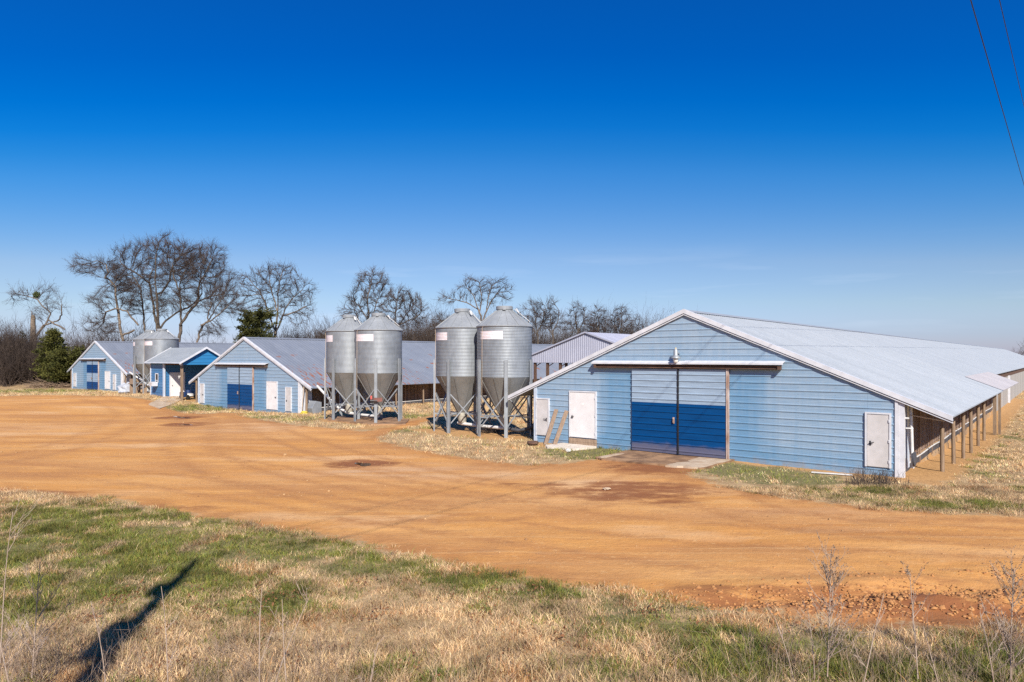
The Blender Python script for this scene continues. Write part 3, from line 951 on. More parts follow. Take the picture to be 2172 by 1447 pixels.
def bl(root2, x, y):        # barn-local to world
    c, s_ = .775, -.632
    return np.array([root2[0] + x * c + y * .632, root2[1] + x * s_ + y * .775])
pad('concrete_pad', [(-11.6, 43.6), (-11.0, 40.6), (-7.9, 38.2), (-6.0, 38.5), (-6.2, 41.2), (-9, 44.0)], -.4, .07, M['concrete_dirty'])
b1o = (6.75, 26.7)
pad('concrete_apron', [bl(b1o, -2.45, -.02), bl(b1o, -2.5, -2.6), bl(b1o, -2.0, -2.9), bl(b1o, 1.1, -2.55), bl(b1o, 1.85, -2.45), bl(b1o, 2.0, -.02)], -.2, .055, M['concrete_dirty'])
pad('concrete_apron', [bl(b1o, .75, -.3), bl(b1o, .55, -2.75), bl(b1o, 1.75, -2.5), bl(b1o, 1.95, -.2)], -.2, .062, M['concrete'])
pad('concrete_apron', [bl(b1o, -2.35, -1.2), bl(b1o, -2.35, -2.55), bl(b1o, -2.05, -2.55), bl(b1o, -2.1, -1.0)], -.2, .064, M['concrete'])
pad('concrete_step', [bl(b1o, -5.7, -.07), bl(b1o, -6.0, -1.0), bl(b1o, -5.55, -1.5), bl(b1o, -4.3, -1.25), bl(b1o, -4.0, -.07)], -.2, .09, pmat('pale_concrete', (.62, .55, .47), (.50, .43, .35), 3, .9, bmp=.3))
pad('concrete_step', [gp(315, 856, .1), gp(347, 846, .1), gp(372, 841, .1), gp(395, 845, .1), gp(372, 853, .1), gp(338, 861, .1)], -.3, .05, M['concrete'])

# things lying about -------------------------------------------------------------
def leaning(x, y, top_dx, dz, lab):
    a, b_ = bl(b1o, x, y), bl(b1o, x + top_dx, -.06)
    o = MB().bar((*a, .02), (*b_, dz), .19, .045, (*(bl((0, 0), 0, -1)), .2)).build('plank', M['plank'], bevel=.004)
    tag(o, lab, 'plank', 'planks leaning on the near barn')
leaning(-6.22, -.72, .12, 1.55, 'weathered plank leaning on the blue wall, the one next to the narrow hatch door')
leaning(-5.72, -.75, .18, 1.52, 'weathered plank leaning on the blue wall, the one next to the wide white door')
p = bl(b1o, -6.75, -.95)
t = MB().lathe([(.16, .0), (.25, .02), (.27, .08), (.24, .14), (.15, .15), (.14, .06)], 24, (p[0], p[1]))
o = t.build('flat_ring', M['wood_dark'], None, 60)
o.location.z = .02
tag(o, 'small dark ring lying on soil at the foot of the leaning planks', 'ring')
p = bl(b1o, 5.6, -.85)
o = MB().bar((p[0] - .55, p[1] + .3, .05), (p[0] + .55, p[1] - .25, .05), .10, .03).build('white_board', M['pvc'])
tag(o, 'thin white board lying on the grass before the blue wall', 'board')
p = bl(b1o, -4.2, -1.9)
def crumple(name, c, r, mat, sx=1, sz=.6, n=60):
    g = np.random.default_rng(int(abs(c[0] * 100)))
    mbx = MB()
    rings, seg = 7, 12
    vs, fs = [], []
    for i in range(rings):
        th_ = math.pi * (i + .5) / rings
        for k in range(seg):
            f_ = 1 + g.normal(0, .16)
            vs.append((c[0] + r * sx * f_ * math.sin(th_) * math.cos(2 * math.pi * k / seg), c[1] + r * f_ * math.sin(th_) * math.sin(2 * math.pi * k / seg), c[2] + r * sz * f_ * math.cos(th_)))
    for i in range(rings - 1):
        for k in range(seg): fs.append((i * seg + k, i * seg + (k + 1) % seg, (i + 1) * seg + (k + 1) % seg, (i + 1) * seg + k))
    fs += [tuple(range(seg)), tuple((rings - 1) * seg + k for k in range(seg))]
    mbx.add(vs, fs)
    return mbx.build(name, mat)
tag(crumple('paper_scrap', (p[0], p[1], .08), .11, M['pvc']), 'white crumpled scrap on green grass by the white door', 'litter')
q = gp(1287, 1038)
tag(crumple('pale_stone', (q[0], q[1], .02), .085, M['concrete'], 1.3, .4), 'single pale stone on the dirt below the near barn', 'stone')
q = gp(271, 832, .2)
tag(crumple('crumpled_sheet', (q[0], q[1] - .3, .55), .75, M['tarp'], 1.1, .8), 'crumpled grey sheet heaped beside the far barn corner', 'sheet')
# clutter under the far barn overhang
cl = empty('timber_bench', (*gp(288, 834, .2), .15), RZ)
tag(cl, 'low timber bench stacked with boards under the far barn eave', 'bench')
MB().box(-1.2, 2.2, -.25, .3, .95, 1.05).build('top', M['plank'], cl)
MB().box(-1.0, .4, -.2, .2, 1.06, 1.5).build('boards', M['plank'], cl)
for x in (-1.0, .5, 2.0): MB().box(x, x + .14, -.2, .2, -.3, .95).build('leg', M['plank'], cl)
q = gp(302, 833, .2)
dr = empty('plastic_drum', (q[0] + .2, q[1] + .4, .2))
tag(dr, 'white and dark blue drum standing under the timber bench', 'drum')
MB().lathe([(0, 0), (.3, 0), (.31, .4), (.3, .8), (0, .82)], 20).build('drum', M['blue_dark'], dr, 40)
MB().lathe([(.318, .15), (.318, .62)], 20).build('band', M['pvc'], dr, 40)
# metal hopper box at the corner of the middle barn
c2 = np.array([o2[0], o2[1]])
q = bl(c2, HW + .95, .55)
bxh = MB().prism([(-.3, .0), (.38, -.15), (.38, .85), (-.1, .95), (-.42, .45)], 'x', -.3, .42)
o = bxh.build('metal_chute', M['steel'], bevel=.01)
o.location = (q[0], q[1], -.15)
o.rotation_euler = (0, 0, RZ)
tag(o, 'sloped galvanised metal chute box by the corner of the middle barn', 'chute')
q = bl(c2, HW + 1.0, -.25)
o = crumple('plastic_tub', (q[0], q[1], -.0), .24, M['yellow'], 1.2, .5)
tag(o, 'small yellow plastic lump on the grass at the metal chute', 'tub')
q = bl(c2, HW + 1.85, 2.6)
o = MB()
vs, fs = [], []
for i in range(7):
    for k in range(9):
        vs.append((k * .12 + .03 * math.sin(i * 2.1), .06 * math.sin(k * 1.3 + i), 1.5 + i * .16))
for i in range(6):
    for k in range(8): fs.append((i * 9 + k, i * 9 + k + 1, (i + 1) * 9 + k + 1, (i + 1) * 9 + k))
o.add(vs, fs)
o = o.build('blue_tarp', pmat('blue_tarp_cloth', (.01, .05, .16), (.008, .03, .10), 3, .5), None, 60)
o.modifiers.new('thickness', 'SOLIDIFY').thickness = .02
o.location = (q[0] - .3, q[1], .1)
o.rotation_euler = (0, 0, RZ)
tag(o, 'dark blue tarp hanging from the eave behind the feed bins', 'tarp')

# mower and red tractor in the porch ------------------------------------------------
def hl(x, y): return np.array([P0[0] + x * .775 + y * .632, P0[1] - x * .632 + y * .775])
q = hl(-.25, .75)
mw = empty('push_mower', (q[0], q[1], .28), RZ + R(12))
tag(mw, 'dark push mower with white deck and bent handle by the porch post', 'mower')
MB().lathe([(.0, .42), (.2, .42), (.42, .36), (.46, .18), (.44, .15)], 24).build('deck', M['pvc'], mw, 40)
MB().lathe([(.0, .72), (.2, .70), (.24, .45), (.2, .42)], 18).build('engine', M['blue_dark'], mw, 40)
for x in (-.42, .42):
    for y in (-.38, .38):
        wmb = MB().lathe([(.05, -.05), (.17, -.05), (.19, 0), (.17, .05), (.05, .05)], 18)
        wmb.v = [(x + z_, y + x_, .12 + y_) for x_, y_, z_ in wmb.v]
        wmb.build('wheel', M['rubber'], mw, 40)
MB().tube([(-.3, .4, .35), (-.75, .9, 1.05), (-.7, 1.0, 1.1), (.2, 1.0, 1.1), (.25, .9, 1.05), (.3, .4, .35)], .02, 6).build('handle', M['dark_metal'], mw)
MB().box(-.35, .35, -.62, -.36, .1, .55).build('bag', M['blue_dark'], mw, bevel=.05)
q = hl(.75, 2.35)
tr = empty('red_tractor', (q[0], q[1], .22), RZ + R(-60))
tag(tr, 'small red tractor parked under the hut porch', 'tractor')
MB().box(-.35, .35, -1.1, .2, .6, 1.12).build('hood', M['red'], tr, bevel=.06)
MB().box(-.36, .36, -1.16, -1.1, .55, 1.1).build('grille', M['dark_metal'], tr)
for x in (-.22, .22):
    MB().box(x - .1, x + .1, -1.19, -1.165, .86, 1.0).build('headlight', M['pvc'], tr, bevel=.01)
MB().box(-.3, .3, -.6, 1.1, .35, .62).build('chassis', M['dark_metal'], tr)
for sx in (-1, 1):
    MB().box(sx * .55 - .16, sx * .55 + .16, .35, 1.25, 1.05, 1.2).box(sx * .55 - .16, sx * .55 + .16, .2, .36, .5, 1.19).build('fender', M['red'], tr, bevel=.03)
    for (yy, rr, ww, xx) in ((.8, .55, .17, .58), (-.85, .32, .1, .48)):
        wmb = MB().lathe([(.18, -ww), (rr * .92, -ww), (rr, -ww * .5), (rr, ww * .5), (rr * .92, ww), (.18, ww)], 24)
        wmb.v = [(sx * xx + z_, yy + x_, rr + y_) for x_, y_, z_ in wmb.v]
        wo = wmb.build('wheel', M['rubber'], tr, 40)
        rb = MB().lathe([(0, -ww * .8), (.19, -ww * .8), (.19, ww * .8), (0, ww * .8)], 18)
        rb.v = [(sx * xx + z_, yy + x_, rr + y_) for x_, y_, z_ in rb.v]
        rb.build('rim', M['pvc'], wo, 40)
MB().box(-.25, .25, .55, .95, .95, 1.05).box(-.25, .25, .95, 1.03, 1.0, 1.4).build('seat', M['rubber'], tr, bevel=.03)
MB().tube([(0, .15, 1.1), (0, .3, 1.35)], .02, 6).tube([(.17 * math.cos(k * .52), .3 + .06 * math.sin(k * .52), 1.36 + .16 * math.sin(k * .52)) for k in range(13)], .016, 5).build('steering_wheel', M['dark_metal'], tr)
rb = MB().tube([(-.5, 1.2, .9), (-.5, 1.2, 2.05), (.5, 1.2, 2.05), (.5, 1.2, .9)], .04, 8)
rb.build('roll_bar', M['red'], tr, 40)

# utility pole behind the viewer: its shadow lies on the grass, its two wires cross the sky -----------
up = empty('utility_pole', (-3.24, -1.66, 0))
tag(up, 'tall wooden utility pole whose shadow falls across the foreground grass', 'utility pole')
MB().tube([(0, 0, -.5), (.02, 0, 5), (.03, .02, 9.6), (.05, .02, 11.3)], [.19, .155, .115, .075], 14).build('pole', M['pole'], up, 50)
t = MB().lathe([(0, 8.15), (.14, 8.15), (.15, 8.25), (.15, 8.95), (.11, 9.04), (0, 9.06)], 20, (-.17, -.12))
t.build('transformer', M['steel'], up, 40)
MB().lathe([(0, 9.85), (.10, 9.85), (.12, 10.1), (.09, 10.2), (0, 10.22)], 12, (-.14, 0)).bar((-.22, 0, 9.82), (.14, .04, 9.82), .12, .10).build('insulator', M['dark_metal'], up, 40)
MB().tube([(.12, .1, 7.2), (.10, .12, 7.7), (.10, .1, 7.9)], .09, 8).build('cable_box', M['dark_metal'], up, 40)
def wire(P, r2, mu, name_lab, sag):
    P = np.array(P)
    Q = np.array([0, 0, CZ]) + mu * np.array(r2)
    pts = []
    for s_ in np.linspace(0, 3.2, 60):
        p = P + (Q - P) * s_
        p[2] -= sag * 4 * (s_ / 3.2) * (1 - s_ / 3.2) * 1.0
        pts.append(p)
    o = MB().tube(pts, .011, 6, False).build('power_line', M['wire'], None, 60)
    tag(o, name_lab, 'cable', 'overhead cables')
wire((-3.24, -1.66, 10.4), (.75, 1, .2521), 30, 'black overhead cable crossing the sky lower down, the left one of two', .0)
wire((-3.24, -1.66, 11.93), (.75, 1, .3674), 30, 'black overhead cable in the corner of the sky, the right one of two', .0)

# ------------------------------------------------------------------ ground sheet
def poly_sd(px, py, poly):
    """signed distance to a polygon, positive inside"""
    d = np.full(px.shape, 1e9)
    ins = np.zeros(px.shape, bool)
    n = len(poly)
    for i in range(n):
        ax, ay = poly[i]
        bx, by = poly[(i + 1) % n]
        ex, ey = bx - ax, by - ay
        t = np.clip(((px - ax) * ex + (py - ay) * ey) / (ex * ex + ey * ey + 1e-12), 0, 1)
        d = np.minimum(d, (px - ax - t * ex) ** 2 + (py - ay - t * ey) ** 2)
        c = ((ay > py) != (by > py)) & (px < (bx - ax) * (py - ay) / (by - ay + 1e-12) + ax)
        ins ^= c
    return np.sqrt(d) * np.where(ins, 1, -1)


road_px = [(-500, 843), (0, 841), (60, 839), (150, 838), (250, 847), (318, 853), (337, 857), (349, 860), (395, 872), (436, 873.4), (470, 869), (500, 870), (535, 873), (512, 877), (525, 884), (560, 891), (640, 905),
           (771, 915), (830, 908), (870, 898), (905, 886), (925, 890), (880, 906), (815, 922), (797, 927), (824, 940), (880, 953), (960, 968), (1060, 981), (1120, 985), (1180, 982), (1240, 976), (1300, 968), (1340, 955),
           (1545, 972), (1500, 990), (1470, 1003), (1500, 1020), (1560, 1037), (1650, 1052), (1750, 1066), (1850, 1078), (2000, 1088), (2172, 1093), (2600, 1112),
           (2700, 1345), (2172, 1345), (2000, 1340), (1850, 1330), (1700, 1318), (1600, 1305), (1500, 1290), (1400, 1272), (1300, 1256), (1200, 1245), (1100, 1228), (1000, 1208), (900, 1186), (800, 1162),
           (700, 1142), (600, 1125), (500, 1108), (400, 1090), (300, 1072), (200, 1060), (100, 1050), (0, 1040), (-500, 992)]
ROAD = [tuple(gp(*p)) for p in road_px]
def strip(pts): return [tuple(p) for p in pts]
SOIL = [strip([bl(b1o, 2.0, -.45), bl(b1o, 4, -.4), bl(b1o, 6, -.75), bl(b1o, 7.3, -.9), bl(b1o, 8.6, -.9), bl(b1o, 8.9, 1.5), bl(b1o, 8.75, 12), bl(b1o, 8.8, 21), bl(b1o, 8.4, 60), bl(b1o, 7, 60), bl(b1o, 7, 0), bl(b1o, 2, .2)]),
        strip([bl(b1o, -6.9, .2), bl(b1o, -6.9, -.9), bl(b1o, -6.2, -1.3), bl(b1o, -5.6, -.6), bl(b1o, -5.4, .2)]),
        strip([(-5.6, 36.2), (-3.6, 33.9), (-1.2, 32.4), (.6, 32.0), (1.2, 34.5), (-.5, 36.8), (-3.0, 38.4)]),
        strip([(-12.2, 43), (-11.2, 40.2), (-8, 37.9), (-5.6, 38.2), (-6, 42), (-9, 45)]),
        strip([gp(735, 912), gp(800, 905), gp(890, 886), gp(930, 878), gp(960, 884), gp(900, 897), gp(830, 914)]),
        strip([hl(-3.2, .3), hl(1.5, .3), hl(2.5, 3), hl(0, 4), hl(-3.2, 4)])]
GREEN = [  # px ellipse, strength
    (100, 1180, 300, 75, 1.1), (330, 1190, 280, 65, 1.1), (560, 1170, 190, 34, .9), (200, 1110, 320, 40, .75), (760, 1195, 120, 22, .8), (1030, 1228, 160, 20, .8), (1350, 1290, 160, 22, .7), (560, 1275, 150, 34, .75), (800, 1200, 130, 26, .6), (950, 1235, 120, 28, .55), (60, 1290, 110, 60, .5),
    (1150, 1250, 120, 24, .6), (1320, 1320, 130, 30, .7), (1480, 1340, 120, 36, .8), (1560, 1400, 150, 50, 1.0), (1740, 1400, 160, 50, .9), (1950, 1420, 200, 40, .9), (2150, 1400, 120, 50, .8), (1250, 1430, 120, 30, .5), (830, 1420, 60, 26, .6),
    (1560, 990, 95, 15, 2.0), (1660, 1012, 95, 14, 1.6), (1720, 1018, 60, 9, 1.2), (1255, 958, 75, 12, 2.2), (1320, 960, 30, 6, 1.0), (1860, 1050, 110, 14, .7), (2020, 1070, 120, 12, .6), (2060, 1000, 60, 14, .6), (2110, 910, 22, 10, 1.2), (2080, 950, 20, 10, 1.1), (2050, 965, 24, 8, .8),
    (400, 862, 60, 6, 1.0), (450, 862, 40, 4, 1.0), (510, 876, 30, 4, 1.0), (560, 884, 60, 4, .8), (720, 890, 120, 6, .7), (870, 884, 50, 5, .9), (960, 912, 70, 6, 1.0), (1020, 922, 50, 6, .9), (60, 830, 160, 4, .7), (850, 915, 60, 4, .6)]
WET = [(766, 984, 74, 9, 1.0), (385, 884, 60, 5, .8), (395, 900, 55, 5, .8), (1400, 990, 130, 18, .75), (1340, 1040, 190, 24, .7), (1400, 1062, 80, 8, .55), (1180, 1030, 120, 12, .45), (1900, 1285, 360, 44, .8), (1560, 1262, 200, 20, .62), (1120, 1028, 90, 10, .4), (60, 1045, 160, 10, .45), (1570, 1020, 70, 10, .4), (300, 1075, 220, 10, .4)]
PALE = [(560, 905, 150, 14, .7), (900, 1000, 200, 18, .8), (1050, 1005, 120, 14, .7), (100, 905, 120, 10, .5), (1130, 1060, 160, 16, .35), (1680, 1085, 260, 16, .45), (760, 1003, 110, 9, .8), (620, 1010, 120, 10, .4), (1280, 1020, 120, 16, .6)]


def ell(x, y, lst, power=2):
    s_ = np.zeros(x.shape)
    for (px, py, rx, ry, k) in lst:
        c = gp(px, py)
        Y = c[1]
        ax = rx / F * Y
        ay = abs(gp(px, py - ry)[1] - gp(px, py + ry)[1]) / 2
        q_ = ((x - c[0]) / ax) ** 2 + ((y - c[1]) / ay) ** 2
        s_ = np.maximum(s_, k * np.exp(-q_ ** (power / 2) * .9))
    return s_


def fields(x, y):
    sd = np.clip(poly_sd(x, y, ROAD), -9, 9)
    soil = np.full(x.shape, -9.0)
    for s_ in SOIL: soil = np.maximum(soil, np.clip(poly_sd(x, y, s_), -9, 9))
    green = ell(x, y, GREEN)
    return sd, soil, green, ell(x, y, WET, 3), ell(x, y, PALE)


def tracks(x, y):
    t_ = np.zeros(x.shape)
    for line, off, wd in TRACKS:
        pts = np.array([gp(*p) for p in line])
        fine_ = []
        for i in range(len(pts) - 1):
            for s_ in np.linspace(0, 1, 12, endpoint=False): fine_.append(pts[i] + (pts[i + 1] - pts[i]) * s_)
        fine_ = np.array(fine_ + [pts[-1]])
        for _ in range(14): fine_[1:-1] = (fine_[:-2] + 2 * fine_[1:-1] + fine_[2:]) / 4
        d = np.full(x.shape, 1e9)
        for (ax, ay), (bx, by) in zip(fine_[:-1], fine_[1:]):
            ex, ey = bx - ax, by - ay
            t = np.clip(((x - ax) * ex + (y - ay) * ey) / (ex * ex + ey * ey + 1e-12), 0, 1)
            d = np.minimum(d, np.hypot(x - ax - t * ex, y - ay - t * ey))
        t_ = np.maximum(t_, np.exp(-((np.abs(d) - off) / wd) ** 2))
    return t_


TRACKS = [([(-100, 930), (200, 935), (500, 960), (800, 1010), (1086, 1050), (1400, 1090), (2300, 1130)], .85, .2),
          ([(-100, 985), (300, 1010), (700, 1070), (1086, 1130), (1500, 1180), (2300, 1215)], .85, .2),
          ([(150, 842), (262, 862), (285, 880), (240, 910), (100, 960), (-100, 990)], .85, .22),
          ([(345, 858), (415, 880), (425, 905), (390, 950), (500, 1010), (900, 1085)], .85, .22),
          ([(1430, 975), (1380, 1010), (1290, 1050), (1100, 1085), (800, 1090)], .9, .22),
          ([(1500, 1000), (1520, 1060), (1680, 1110), (2300, 1150)], .9, .22),
          ([(510, 875), (560, 910), (700, 960), (900, 1010), (1200, 1060)], .85, .22)]


def axis_pts(segs):
    out = [segs[0][0]]
    for a, b, st in segs: out += list(np.linspace(a, b, max(1, int(round((b - a) / st))) + 1)[1:])
    return np.array(out)


def geo(a, b, st0, k):
    out, x, st = [], a, st0
    while x < b:
        st *= k
        x += st
        out.append(min(x, b))
    return out


gx = axis_pts([(-80, -40, .9), (-40, -12, .5), (-12, 14, .16), (14, 60, .5)])
gx = np.concatenate([[-q_ for q_ in geo(80, 4000, 1, 1.35)][::-1], gx, geo(60, 4000, .6, 1.35)])
gy = axis_pts([(-30, 4, 2.0), (4, 16, .11), (16, 32, .2), (32, 60, .4), (60, 130, .9)])
gy = np.concatenate([[-q_ for q_ in geo(30, 1500, 2, 1.6)][::-1], gy, geo(130, 5000, 1, 1.35)])
XX, YY = np.meshgrid(gx, gy)
nx, ny = len(gx), len(gy)
xf_, yf_ = XX.ravel(), YY.ravel()
zz_ = gh(xf_, yf_)
far_ = np.hypot(xf_, yf_) > 400
zz_ = np.where(far_, 0, zz_)
sd, soil, green, wet, pale = fields(xf_, yf_)
track = tracks(xf_, yf_)
V = np.stack([xf_, yf_, zz_ - .05 * np.clip(wet - .55, 0, 1) * (sd > 0)], 1)
ii = np.arange(nx * ny).reshape(ny, nx)
quads = np.stack([ii[:-1, :-1], ii[:-1, 1:], ii[1:, 1:], ii[1:, :-1]], -1).reshape(-1, 4)
road_face = sd[quads].mean(1) > 0

m, nt, b = nodes_of('earth_and_turf')
def attr(n_):
    a = N(nt, 'ShaderNodeAttribute', attribute_name=n_)
    return a.outputs['Fac']
v = coords(nt)
vs_ = coords(nt, 'Object', (.22, 1.0, 1), (0, 0, R(8)))       # drawn out along the way the trucks drive
n_edge = noise(nt, v, 1.1, 6, .65)
n_fine = noise(nt, v, 7, 5, .7)
n_gr = noise(nt, v, 34, 3, .75)
e = math_(nt, 'ADD', math_(nt, 'MULTIPLY', math_(nt, 'SUBTRACT', n_edge, .5), 2.0), math_(nt, 'MULTIPLY', math_(nt, 'SUBTRACT', n_fine, .5), 1.1))
dirt_f = maprange(nt, math_(nt, 'ADD', attr('sd'), e), -.22, .28)
soil_f = maprange(nt, math_(nt, 'ADD', attr('soil'), math_(nt, 'MULTIPLY', e, .55)), -.22, .18)
# dirt
d1 = ramp(nt, noise(nt, vs_, .55, 6, .62), [(.30, (.46, .200, .056)), (.48, (.575, .275, .078)), (.70, (.635, .338, .118))])
st = noise(nt, coords(nt, 'Object', (.12, 1.5, 1), (0, 0, R(9))), .8, 6, .6)
d1 = mix(nt, ramp(nt, st, [(.52, 0.0), (.66, .4)]), d1, (.45, .21, .068))
d1 = mix(nt, ramp(nt, noise(nt, vs_, 1.9, 5, .6), [(.60, 0.0), (.70, .4)]), d1, (.37, .17, .062))
d1 = mix(nt, math_(nt, 'MULTIPLY', attr('pale'), ramp(nt, noise(nt, vs_, 1.3, 6, .7), [(.36, .1), (.6, 1.0)])), d1, (.55, .375, .235))
big = noise(nt, coords(nt, 'Object', (.35, 1, 1), (0, 0, R(6))), .28, 4, .6)
d1 = mix(nt, ramp(nt, big, [(.47, 0.0), (.60, .7)]), d1, (.42, .195, .072))
d1 = mix(nt, ramp(nt, big, [(.32, .75), (.45, 0.0)]), d1, (.64, .40, .205))
trk = math_(nt, 'MULTIPLY', attr('track'), ramp(nt, noise(nt, v, 2.6, 5, .7), [(.32, .15), (.6, 1.0)]))
d1 = mix(nt, math_(nt, 'MULTIPLY', trk, .85), d1, (.37, .165, .06))
thin = noise(nt, coords(nt, 'Object', (.10, 3.6, 1), (0, 0, R(7.5))), .9, 5, .65)
d1 = mix(nt, ramp(nt, thin, [(.56, 0.0), (.64, .3)]), d1, (.40, .18, .058))
d1 = mix(nt, ramp(nt, thin, [(.35, .3), (.43, 0.0)]), d1, (.66, .41, .18))
d1 = mix(nt, ramp(nt, noise(nt, v, 4.2, 7, .75), [(.55, 0.0), (.63, .38)]), d1, (.40, .185, .06))
d1 = mix(nt, ramp(nt, noise(nt, coords(nt, 'Object', (.8, 1, 1)), 6.5, 6, .75), [(.34, .45), (.43, 0.0)]), d1, (.67, .43, .20))
blot = ramp(nt, noise(nt, coords(nt, 'Object', (.6, 1, 1)), 1.15, 7, .72), [(.585, 0.0), (.64, .5)])
d1 = mix(nt, blot, d1, (.40, .20, .085))
d1 = mix(nt, ramp(nt, noise(nt, v, 17, 6, .78), [(.57, 0.0), (.66, .6)]), d1, (.30, .145, .06))
d1 = mix(nt, ramp(nt, noise(nt, v, 15, 4, .7), [(.66, 0.0), (.72, .5)]), d1, (.62, .42, .26))
wetn = math_(nt, 'MULTIPLY', attr('wet'), ramp(nt, noise(nt, coords(nt, 'Object', (.45, 1, 1)), 1.5, 8, .72), [(.36, .25), (.58, 1.2)]))
d1 = mix(nt, ramp(nt, wetn, [(.24, 0.0), (.36, .55), (.62, .95)]), d1, (.24, .090, .034))
d1 = mix(nt, math_(nt, 'MULTIPLY', math_(nt, 'SUBTRACT', 1.0, maprange(nt, attr('sd'), .1, 1.3)), ramp(nt, n_edge, [(.38, .0), (.6, .75)])), d1, (.33, .145, .052))
soilc = ramp(nt, n_fine, [(.3, (.33, .18, .075)), (.65, (.50, .29, .12))])
# turf between the blades
dry = ramp(nt, noise(nt, v, 1.6, 6, .65), [(.32, (.23, .145, .073)), (.5, (.42, .285, .145)), (.7, (.55, .40, .22))])
dry = mix(nt, ramp(nt, n_gr, [(.4, 0.0), (.7, .55)]), dry, (.17, .11, .06))
dry = mix(nt, ramp(nt, noise(nt, v, .7, 5), [(.6, 0.0), (.72, .5)]), dry, (.22, .11, .055))
gn = math_(nt, 'MULTIPLY', attr('green'), ramp(nt, noise(nt, v, 2.2, 6, .65), [(.34, .25), (.56, 1.25)]))
grass = mix(nt, ramp(nt, gn, [(.25, 0.0), (.6, .85)]), dry, ramp(nt, n_fine, [(.3, (.085, .085, .03)), (.7, (.20, .18, .07))]))
c = mix(nt, soil_f, grass, soilc)
c = mix(nt, dirt_f, c, d1)
sock(nt, c, b.inputs['Base Color'])
sock(nt, math_(nt, 'SUBTRACT', .95, math_(nt, 'MULTIPLY', ramp(nt, wetn, [(.5, 0.0), (.9, 1.0)]), .25)), b.inputs['Roughness'])
b.inputs['Specular IOR Level'].default_value = .2
hh = math_(nt, 'ADD', math_(nt, 'MULTIPLY', n_gr, .5), math_(nt, 'ADD', n_fine, math_(nt, 'MULTIPLY', st, 1.4)))
bump(nt, b, hh, .75, .03)
M['earth'] = m


def ground_part(name, sel):
    q_ = quads[sel]
    used = np.unique(q_)
    remap = np.full(nx * ny, -1)
    remap[used] = np.arange(len(used))
    o = np_mesh(name, V[used], [remap[q_]], M['earth'], None, True, {k: ('FLOAT', a[used]) for k, a in (('sd', sd), ('soil', soil), ('green', green), ('wet', wet), ('pale', pale), ('track', track))})
    return tag(o, kind='structure')
ground_part('ground', ~road_face)
ground_part('dirt_road', road_face)

# puddles: thin water sheets in the wet hollows
m, nt, b = nodes_of('puddle_water')
b.inputs['Base Color'].default_value = (.07, .035, .018, 1)
b.inputs['Roughness'].default_value = .03
for px, py, rx, ry in ((770, 985, 17, 3.2), (388, 901, 26, 1.9), (386, 884, 20, 1.1)):
    pts = []
    for k in range(28):
        t = 2 * math.pi * k / 28
        f_ = 1 + .22 * math.sin(3 * t + px) + .12 * math.sin(5 * t)
        u = gp(px + rx * f_ * math.cos(t), py + ry * f_ * math.sin(t) + rx * .1 * math.cos(t))
        pts.append(u)
    z = float(gh(*gp(px, py))) - .004
    o = MB().add([(p_[0], p_[1], z) for p_ in pts], [tuple(range(28))]).build('puddle_water', m)
    tag(o, kind='structure')

# ------------------------------------------------------------------ grass
def blades(name, x, y, h, w, greenf, lab, lean=.55, tone=1.0):
    n = len(x)
    z = gh(x, y)
    a = rng.uniform(0, 2 * np.pi, n)
    dx, dy = np.cos(a), np.sin(a)
    la = rng.uniform(0, 2 * np.pi, n)
    ll = h * rng.uniform(.15, 1.0, n) * lean
    lx, ly = np.cos(la) * ll, np.sin(la) * ll
    P = np.stack([x, y, z - .01], 1)
    W = np.stack([dx * w / 2, dy * w / 2, 0 * x], 1)
    mid = P + np.stack([lx * .35, ly * .35, h * .6], 1)
    tip = P + np.stack([lx, ly, h], 1)
    Vv = np.stack([P - W, P + W, mid + W * .8, mid - W * .8, tip], 1).reshape(-1, 3)
    bse = np.arange(n)[:, None] * 5
    q_ = bse + np.array([[0, 1, 2, 3]])
    t_ = bse + np.array([[3, 2, 4]])
    cl_ = fbm(x * 2.3, y * 2.3, 131, 4)[:, None]
    dryc = np.array([[.61, .435, .245]]) * rng.uniform(.45, 1.3, (n, 1)) * np.clip(.15 + 1.75 * cl_, .35, 1.4) * np.array([[1, 1, 1]]) + rng.normal(0, .015, (n, 3))
    red = rng.random(n) < .10 + .55 * np.clip((fbm(x * 1.1 + 9, y * 1.1, 171, 4) - .56) * 6, 0, 1)
    dryc[red] *= np.array([.72, .54, .42])
    grn = np.array([[.175, .185, .040]]) * rng.uniform(.45, 1.5, (n, 1)) * np.clip(.2 + 1.6 * cl_, .4, 1.4) * np.stack([rng.uniform(.75, 1.35, n), np.ones(n), rng.uniform(.7, 1.3, n)], 1)
    isg = (rng.random(n) < greenf)[:, None]
    c_ = np.clip(np.where(isg, grn, dryc) * tone, .01, 1)
    c_ = np.concatenate([c_, np.ones((n, 1))], 1)
    return np_mesh(name, Vv, [q_, t_], M['blade'], None, False, {'tint': ('FLOAT_COLOR', np.repeat(c_, 5, 0))})


m, nt, b = nodes_of('grass_blade')
a = N(nt, 'ShaderNodeAttribute', attribute_name='tint')
sock(nt, a.outputs['Color'], b.inputs['Base Color'])
b.inputs['Roughness'].default_value = .75
b.inputs['Specular IOR Level'].default_value = .25
tr_ = N(nt, 'ShaderNodeBsdfTranslucent')
sock(nt, a.outputs['Color'], tr_.inputs['Color'])
mx = N(nt, 'ShaderNodeMixShader')
mx.inputs[0].default_value = .25
sock(nt, b.outputs[0], mx.inputs[1])
sock(nt, tr_.outputs[0], mx.inputs[2])
sock(nt, mx.outputs[0], nt.nodes['Material Output'].inputs['Surface'])
M['blade'] = m


